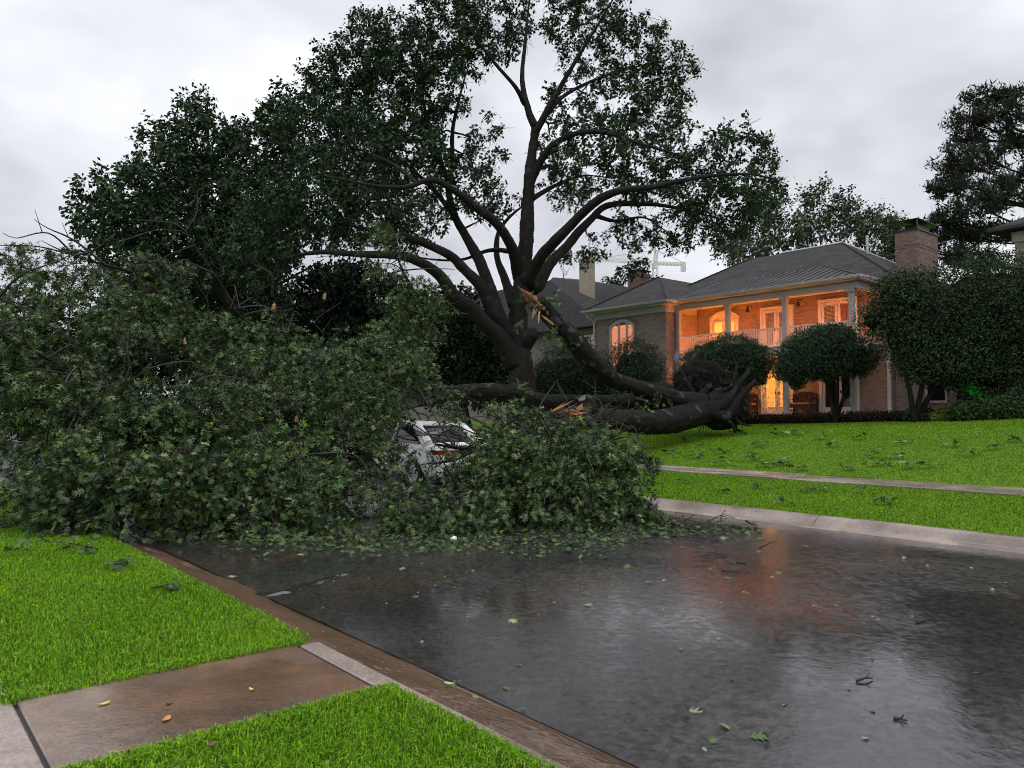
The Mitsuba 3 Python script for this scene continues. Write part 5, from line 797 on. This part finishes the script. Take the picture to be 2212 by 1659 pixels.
def sprig(Pc, per, r, tmpl, size=0.11, rc=0.42, tubes_out=None):
    """drooping sprays: three twigs from each centre arch outwards and hang, leaves sit along them"""
    n = len(Pc) * per; cid = np.repeat(np.arange(len(Pc)), per); d = unit(r.normal(size=(len(Pc), 3, 3)) * [1, 1, 0.55] + [0, 0, 0.12] - FW * 0.25); L = r.uniform(0.5, 1.1, (len(Pc), 3, 1)) * rc; sag = r.uniform(0.1, 0.7, (len(Pc), 3, 1))
    t = r.integers(0, 3, n); u = r.uniform(0.12, 1.0, (n, 1)) ** 0.8; D_ = d[cid, t]; Lc = L[cid, t]; S_ = sag[cid, t]; tang = unit(D_ + np.array([0, 0, -1.0]) * 2 * S_ * u)
    pos = Pc[cid] + D_ * Lc * u + np.array([0, 0, -1.0]) * S_ * Lc * u * u + r.normal(size=(n, 3)) * 0.015; gzz = np.where(pos[:, 0] > 11.4, 0.16, np.where(pos[:, 0] < 2.4, 0.15, 0.06)); pos[:, 2] = np.maximum(pos[:, 2], gzz + r.uniform(0, 0.05, n))
    side = np.cross(tang, r.normal(size=(n, 3))); cf = r.uniform(0.5, 1.45, (len(Pc), 1))[cid]; cols = palette(n, r, FC, 0.35) * cf; pale = r.uniform(0, 1, n) < 0.13; cols[pale] = np.array([0.15, 0.20, 0.11]) * r.uniform(0.7, 1.3, (pale.sum(), 1)); yel = r.uniform(0, 1, n) < 0.02; cols[yel] = [0.20, 0.22, 0.05]
    if tubes_out is not None:
        for k in range(len(Pc)):
            for j in range(3): tubes_out.append(tube(np.array([Pc[k] + d[k, j] * L[k, j] * w + np.array([0, 0, -1.0]) * sag[k, j] * L[k, j] * w * w for w in (0, 0.5, 1.0)]), [0.006, 0.005, 0.003], 3))
    return leaves(pos, tang * 0.8 + unit(side) * 0.8 + r.normal(size=(n, 3)) * 0.25 + [0, 0, -0.25], r.normal(size=(n, 3)) * 0.9 + [0, 0, 0.7], size * r.uniform(0.6, 1.35, n), tmpl, cols)
near60, rest_near, rest_far = front[:60], front[60:420], front[420:]
for i_ in near60:
    (v_, f_), c = sprig(CP[i_:i_ + 1], 34, r6, LOBED, 0.12)
    for k in range(5):
        q = slice(k * len(LOBED[0]), (k + 1) * len(LOBED[0])); obj('leaf', (v_[q], LOBED[1]), 'leaf', fall, color=c[q])
    q = slice(5 * len(LOBED[0]), None); extra = ((v_[q], f_[:len(f_) - 5 * len(LOBED[1])]), c[q]); extras = [extra] if i_ == near60[0] else extras + [extra]
tws = []
parts = extras + [sprig(CP[rest_near], 34, r6, LOBED, 0.115, tubes_out=tws), sprig(CP[rest_far], 36, r6, SIMPLE_LOBED, 0.128, 0.45)]
m, c = merge(parts); obj('leaves', m, 'leaf', fall, color=c, kind='stuff'); print('fallen clusters', len(CP), len(m[1]))
obj('fine_twigs', join(*tws), 'twig', fall, kind='stuff')
# tufts of leaves sprouting from the bare trunks
tp_ = np.array([at(1345, 838, 24.0), at(1405, 850, 24.3), at(1385, 865, 23.6), at(1390, 880, 23.6), at(1380, 895, 23.4), at(1195, 640, 22.8), at(1150, 655, 22.3), at(1155, 668, 22.3), at(1185, 650, 22.7), at(1250, 730, 23.3), at(1220, 738, 23.0), at(1185, 715, 22.8), at(1200, 725, 22.8), at(1435, 862, 24.0), at(1130, 690, 22.6), at(1140, 640, 22.4)])
m, c = sprig(tp_, 30, r6, LOBED, 0.14, 0.45); obj('trunk_sprouts', m, 'leaf', fall, color=c, kind='stuff')
for k, (x, y, D_) in enumerate([(590, 662, 15.9), (640, 905, 14.2), (350, 720, 15.4), (700, 640, 16), (660, 880, 15), (400, 737, 15.2), (650, 935, 14), (682, 885, 15)]): splinter(at(x, y + 6, D_ - 0.6), at(x + 3 - 2 * (k % 3), y - 8, D_ - 0.65), 0.035, 'fresh_wood', fall, 60 + k)

ORD = 'first second third fourth fifth sixth seventh eighth ninth tenth eleventh twelfth thirteenth fourteenth fifteenth sixteenth seventeenth eighteenth nineteenth twentieth twenty-first twenty-second twenty-third twenty-fourth twenty-fifth twenty-sixth twenty-seventh twenty-eighth twenty-ninth thirtieth thirty-first thirty-second thirty-third thirty-fourth thirty-fifth thirty-sixth'.split()
def nth(i, n, what): return f'leftmost {what}' if i == 0 else f'rightmost {what}' if i == n - 1 else f'{what}, {ORD[i]} from the left'
def on_ground(X, Y, zf):
    for D in np.arange(2.5, 60, 0.04):
        p = at(X, Y, D)
        if p[2] <= zf(p): return p
    return onz(X, Y, 0.05)
# ------------------------------------------------------------------ storm litter
def litter(name, label, cat, group, spots, zf, per, size, spread, seed, cols, twig=0.0, bsdf='leaf'):
    r = np.random.default_rng(seed)
    spots = sorted(spots)
    for i_, (X, Y, s) in enumerate(spots):
        p = on_ground(X, Y, zf)
        t = thing(name, nth(i_, len(spots), label) if 1 < len(spots) <= 36 else label, cat, group); n = max(1, int(per * s)); off = r.normal(size=(n, 3)) * spread * s * [1, 1, 0.25]; off[:, 2] = np.abs(off[:, 2]) + 0.012
        m, c = leaves(p + off, r.normal(size=(n, 3)) * [1, 1, 0.25], r.normal(size=(n, 3)) * 0.4 + [0, 0, 1], size * r.uniform(0.7, 1.2, n), LOBED, palette(n, r, cols)); obj('leaf_blades' if n > 1 else 'leaf_blade', m, bsdf, t, color=c, kind='stuff' if n > 1 else None)
        if twig:
            a = r.uniform(0, 6.3); d = np.array([math.cos(a), math.sin(a), 0.1]) * twig * s; q = spline([p - d + [0, 0, 0.01], p + [0, 0, 0.03] + r.normal(size=3) * 0.02, p + d * 0.8 + [0, 0, 0.03]], 0.05); obj('twig', tube(q, np.linspace(0.008, 0.004, len(q)), 5), 'twig', t)
rz_ = lambda p: float(road_z(np.array([np.clip(p[0], 2.95, 10.88)]), np.array([p[1]]))[0]) if p[0] < 11.0 else 0.03
gz_ = lambda p: float(zt(p[0], p[1])) + 0.03 if p[0] > 11.4 else -1.0
LC = [(0.10, 0.16, 0.05), (0.19, 0.24, 0.09), (0.09, 0.14, 0.05), (0.24, 0.28, 0.14)]
litter('oak_sprig', 'green oak sprig on the front lawn', 'oak sprig', 'oak sprigs on the front lawn', [(1500, 985, 1), (1560, 975, .8), (1475, 950, .8), (1620, 990, .9), (1690, 1000, .8), (1735, 1010, .7), (1560, 1000, .8), (1640, 960, .9), (1800, 960, .7), (1900, 1000, .8), (1880, 985, .6), (1990, 1005, .8), (2060, 960, .7), (2100, 980, .6), (1770, 945, .7), (1850, 945, .6), (1450, 975, .8), (1600, 935, .9), (1675, 940, 1), (1720, 935, .8), (2150, 965, .6), (2190, 950, .5), (1950, 955, .6), (1520, 960, .7), (1650, 1005, .7), (1830, 1010, .6), (1935, 985, .6)], lambda p: gz_(p) + 0.05, 16, 0.20, 0.18, 71, FC + LC, 0.3)
litter('oak_sprig', 'green oak sprig lying on the grass strip by the far kerb', 'oak sprig', 'oak sprigs on the far grass strip', [(1480, 1040, .8), (1640, 1052, .7), (1745, 1058, .7), (1770, 1055, .6), (1900, 1085, .8), (1560, 1062, .6), (1690, 1085, .6), (1860, 1060, .5)], lambda p: gz_(p) + 0.03, 11, 0.15, 0.13, 72, FC, 0.18)
litter('oak_sprig', 'green oak sprig lying on the left parkway grass', 'oak sprig', 'oak sprigs on the left parkway grass', [(40, 1190, 1), (150, 1180, 1.1), (190, 1190, .8), (260, 1222, .7), (330, 1170, 1), (90, 1165, 1), (355, 1270, .5), (255, 1225, .4)], lambda p: 0.17, 14, 0.12, 0.12, 73, FC, 0.25)
litter('oak_leaf', 'loose pale oak leaf on the wet road', 'leaf', 'loose leaves on the wet road', [(905, 1290, 1), (878, 1230, 1), (868, 1236, 1), (1085, 1487, 1), (1480, 1540, 1), (1488, 1543, 1), (1576, 1582, 1), (1615, 1597, 1), (1534, 1612, 1), (970, 1480, 1), (1345, 1228, 1), (1000, 1220, 1), (760, 1200, 1), (820, 1200, 1), (1110, 1195, 1), (1180, 1192, 1), (1250, 1205, 1), (1480, 1185, 1), (1640, 1190, 1), (1340, 1190, 1), (1560, 1250, 1), (1410, 1262, 1), (640, 1200, 1), (560, 1205, 1), (500, 1245, 1), (1260, 1310, 1), (1100, 1340, 1), (1690, 1240, 1), (1830, 1150, 1), (1570, 1165, 1), (700, 1190, 1), (920, 1192, 1), (1580, 1215, 1), (1730, 1180, 1), (610, 1190, 1), (880, 1205, 1)], rz_, 1, 0.11, 0.0, 74, LC)
litter('leaf_fragment', 'tiny pale leaf fragment on the wet road', 'leaf fragment', 'leaf fragments on the wet road', [(rng.uniform(620, 2200), y_, 1) for y_ in np.concatenate([rng.uniform(1200, 1330, 70), rng.uniform(1330, 1640, 40)]) for _ in (0,) if True], rz_, 1, 0.045, 0.0, 75, LC + [(0.35, 0.34, 0.28)])
litter('leaf_litter', 'loose leaves strewn along the front edge of the fallen crown', 'leaves', None, [(620, 1172, 2)], rz_, 1, 0.1, 0.0, 76, LC)
# a drift of loose leaves along the crown's edge and around the torn branch tips
r7 = np.random.default_rng(707); n = 1500; X_ = r7.uniform(470, 1440, n); Y_ = 1168 + r7.normal(size=n) * 14 + np.where(X_ > 1300, -(X_ - 1300) * 0.25, 0); X_[:150] = r7.uniform(1400, 1640, 150); Y_[:150] = 1145 + r7.normal(size=150) * 9; P = np.array([onz(a, b, 0.06) for a, b in zip(X_, Y_)]); P[:, 2] = 0.055 + r7.uniform(0, 0.03, n)
m, c = leaves(P, r7.normal(size=(n, 3)) * [1, 1, .25], r7.normal(size=(n, 3)) * .5 + [0, 0, 1], 0.105 * r7.uniform(.5, 1.2, n), LOBED, palette(n, r7, LC[2:3] + FC + FC)); tag(obj('leaf_drift', m, 'leaf', color=c), 'drift of torn oak leaves on the road along the crown', 'leaves', kind='stuff')
def twig_on_road(spots, zf, label, group, seed, r0=0.009):
    r = np.random.default_rng(seed)
    spots = sorted(spots)
    for i_, (a, b, e) in enumerate(spots):
        p, q = on_ground(*a, zf), on_ground(*b, zf); p[2] = zf(p) + r0; q[2] = zf(q) + r0 + e; mid = (p + q) / 2 + r.normal(size=3) * 0.05 * np.linalg.norm(q - p); mid[2] = max(mid[2], zf(mid) + r0)
        t = thing('broken_twig', nth(i_, len(spots), label), 'twig', group); s_ = spline([p, mid, q], 0.04); obj('stem', tube(s_, np.linspace(r0, r0 * 0.5, len(s_)), 6, True), 'twig', t)
        f0 = s_[len(s_) // 2]; obj('side_shoot', tube([f0, f0 + unit(q - p + r.normal(size=3) * 0.3 * np.linalg.norm(q - p)) * 0.3 * np.linalg.norm(q - p) + [0, 0, 0.02]], [r0 * 0.6, r0 * 0.3], 4, True), 'twig', t)
twig_on_road([((1462, 1148), (1520, 1140), .05), ((1500, 1150), (1590, 1132), .08), ((1560, 1143), (1600, 1095), .2), ((1640, 1185), (1680, 1172), .02), ((1560, 1235), (1605, 1242), .0), ((1430, 1128), (1480, 1122), .05), ((1610, 1125), (1640, 1150), .0), ((1590, 1215), (1615, 1222), .02), ((1450, 1160), (1530, 1165), .0), ((1370, 1168), (1440, 1160), .02), ((1980, 1350), (2010, 1340), 0), ((1850, 1475), (1885, 1472), 0), ((1930, 1560), (1960, 1562), 0)], rz_, 'dark broken twig lying on the wet road', 'twigs on the wet road', 81)
twig_on_road([((1385, 1055), (1435, 1050), .05), ((1432, 1052), (1436, 1035), .25), ((1640, 925), (1690, 945), .03)], gz_, 'dark broken twig lying on the far grass', 'twigs on the far grass', 82)
# small single things on the brown walk and road
def flat_bit(name, X, Y, z, L, W, bsdf, label, cat, ang, colr=None):
    p = onz(X, Y, z); t = np.linspace(0, 1, 7); w = np.sin(np.pi * t) ** 0.7 * W / 2; d = np.array([math.cos(ang), math.sin(ang), 0]); s = np.array([-d[1], d[0], 0]); pts = []
    top = [p + d * (k - .5) * L + s * w_ * e + [0, 0, 0.006 + 0.012 * abs(k - .4)] for k, w_ in zip(t, w) for e in (-1, 0, 1)]
    V = np.array(top); V2 = V - [0, 0, 0.003]; i, j = np.meshgrid(np.arange(6), np.arange(2), indexing='ij'); q = np.stack([i * 3 + j, (i + 1) * 3 + j, (i + 1) * 3 + j + 1, i * 3 + j + 1], -1).reshape(-1, 4); f = np.vstack([q[:, [0, 1, 2]], q[:, [0, 2, 3]]])
    tag(obj(name, (np.vstack([V, V2]), np.vstack([f, f[:, ::-1] + len(V)])), bsdf), label, cat)
mat('orange_leaf', (0.55, 0.22, 0.04), 0.4); mat('yellow_leaf', (0.60, 0.52, 0.16), 0.4); mat('brown_leaf', (0.12, 0.05, 0.03), 0.5); mat('pale_leaf', (0.42, 0.46, 0.28), 0.4)
flat_bit('fallen_leaf', 360, 1555, .135, .075, .035, 'orange_leaf', 'small orange leaf on the brown walk', 'leaf', 0.9); flat_bit('fallen_leaf', 225, 1522, .135, .065, .03, 'yellow_leaf', 'small yellow leaf on the brown walk left of the orange one', 'leaf', 0.1); flat_bit('fallen_leaf', 364, 1521, .135, .04, .03, 'brown_leaf', 'tiny dark leaf on the brown walk behind the orange one', 'leaf', 0.4)
flat_bit('fallen_leaf', 543, 1491, .135, .04, .02, 'yellow_leaf', 'pale leaf speck in the middle of the brown walk', 'leaf', 1.9); flat_bit('fallen_leaf', 970, 1478, .03, .07, .035, 'pale_leaf', 'pale leaf floating in the near gutter', 'leaf', 2.2); flat_bit('fallen_leaf', 456, 1611, .19, .06, .035, 'brown_leaf', 'reddish brown leaf lying in the foreground grass', 'leaf', 0.2)
sc = onz(980, 1163, 0.09); mm = trimesh.creation.icosphere(2); vv = np.array(mm.vertices); tag(obj('paper_scrap', (sc + vv * (1 + 0.5 * (meshkit.fbm(vv * 2.5, 3, seed=3) - .5))[:, None] * [.05, .04, .028], np.array(mm.faces)), 'white_scrap'), 'crumpled white scrap at the front edge of the fallen crown', 'scrap')
tris = sum(len(v[1]) for v in meshkit.WRITTEN.values()); print('entries', len(scene), 'triangles', tris)
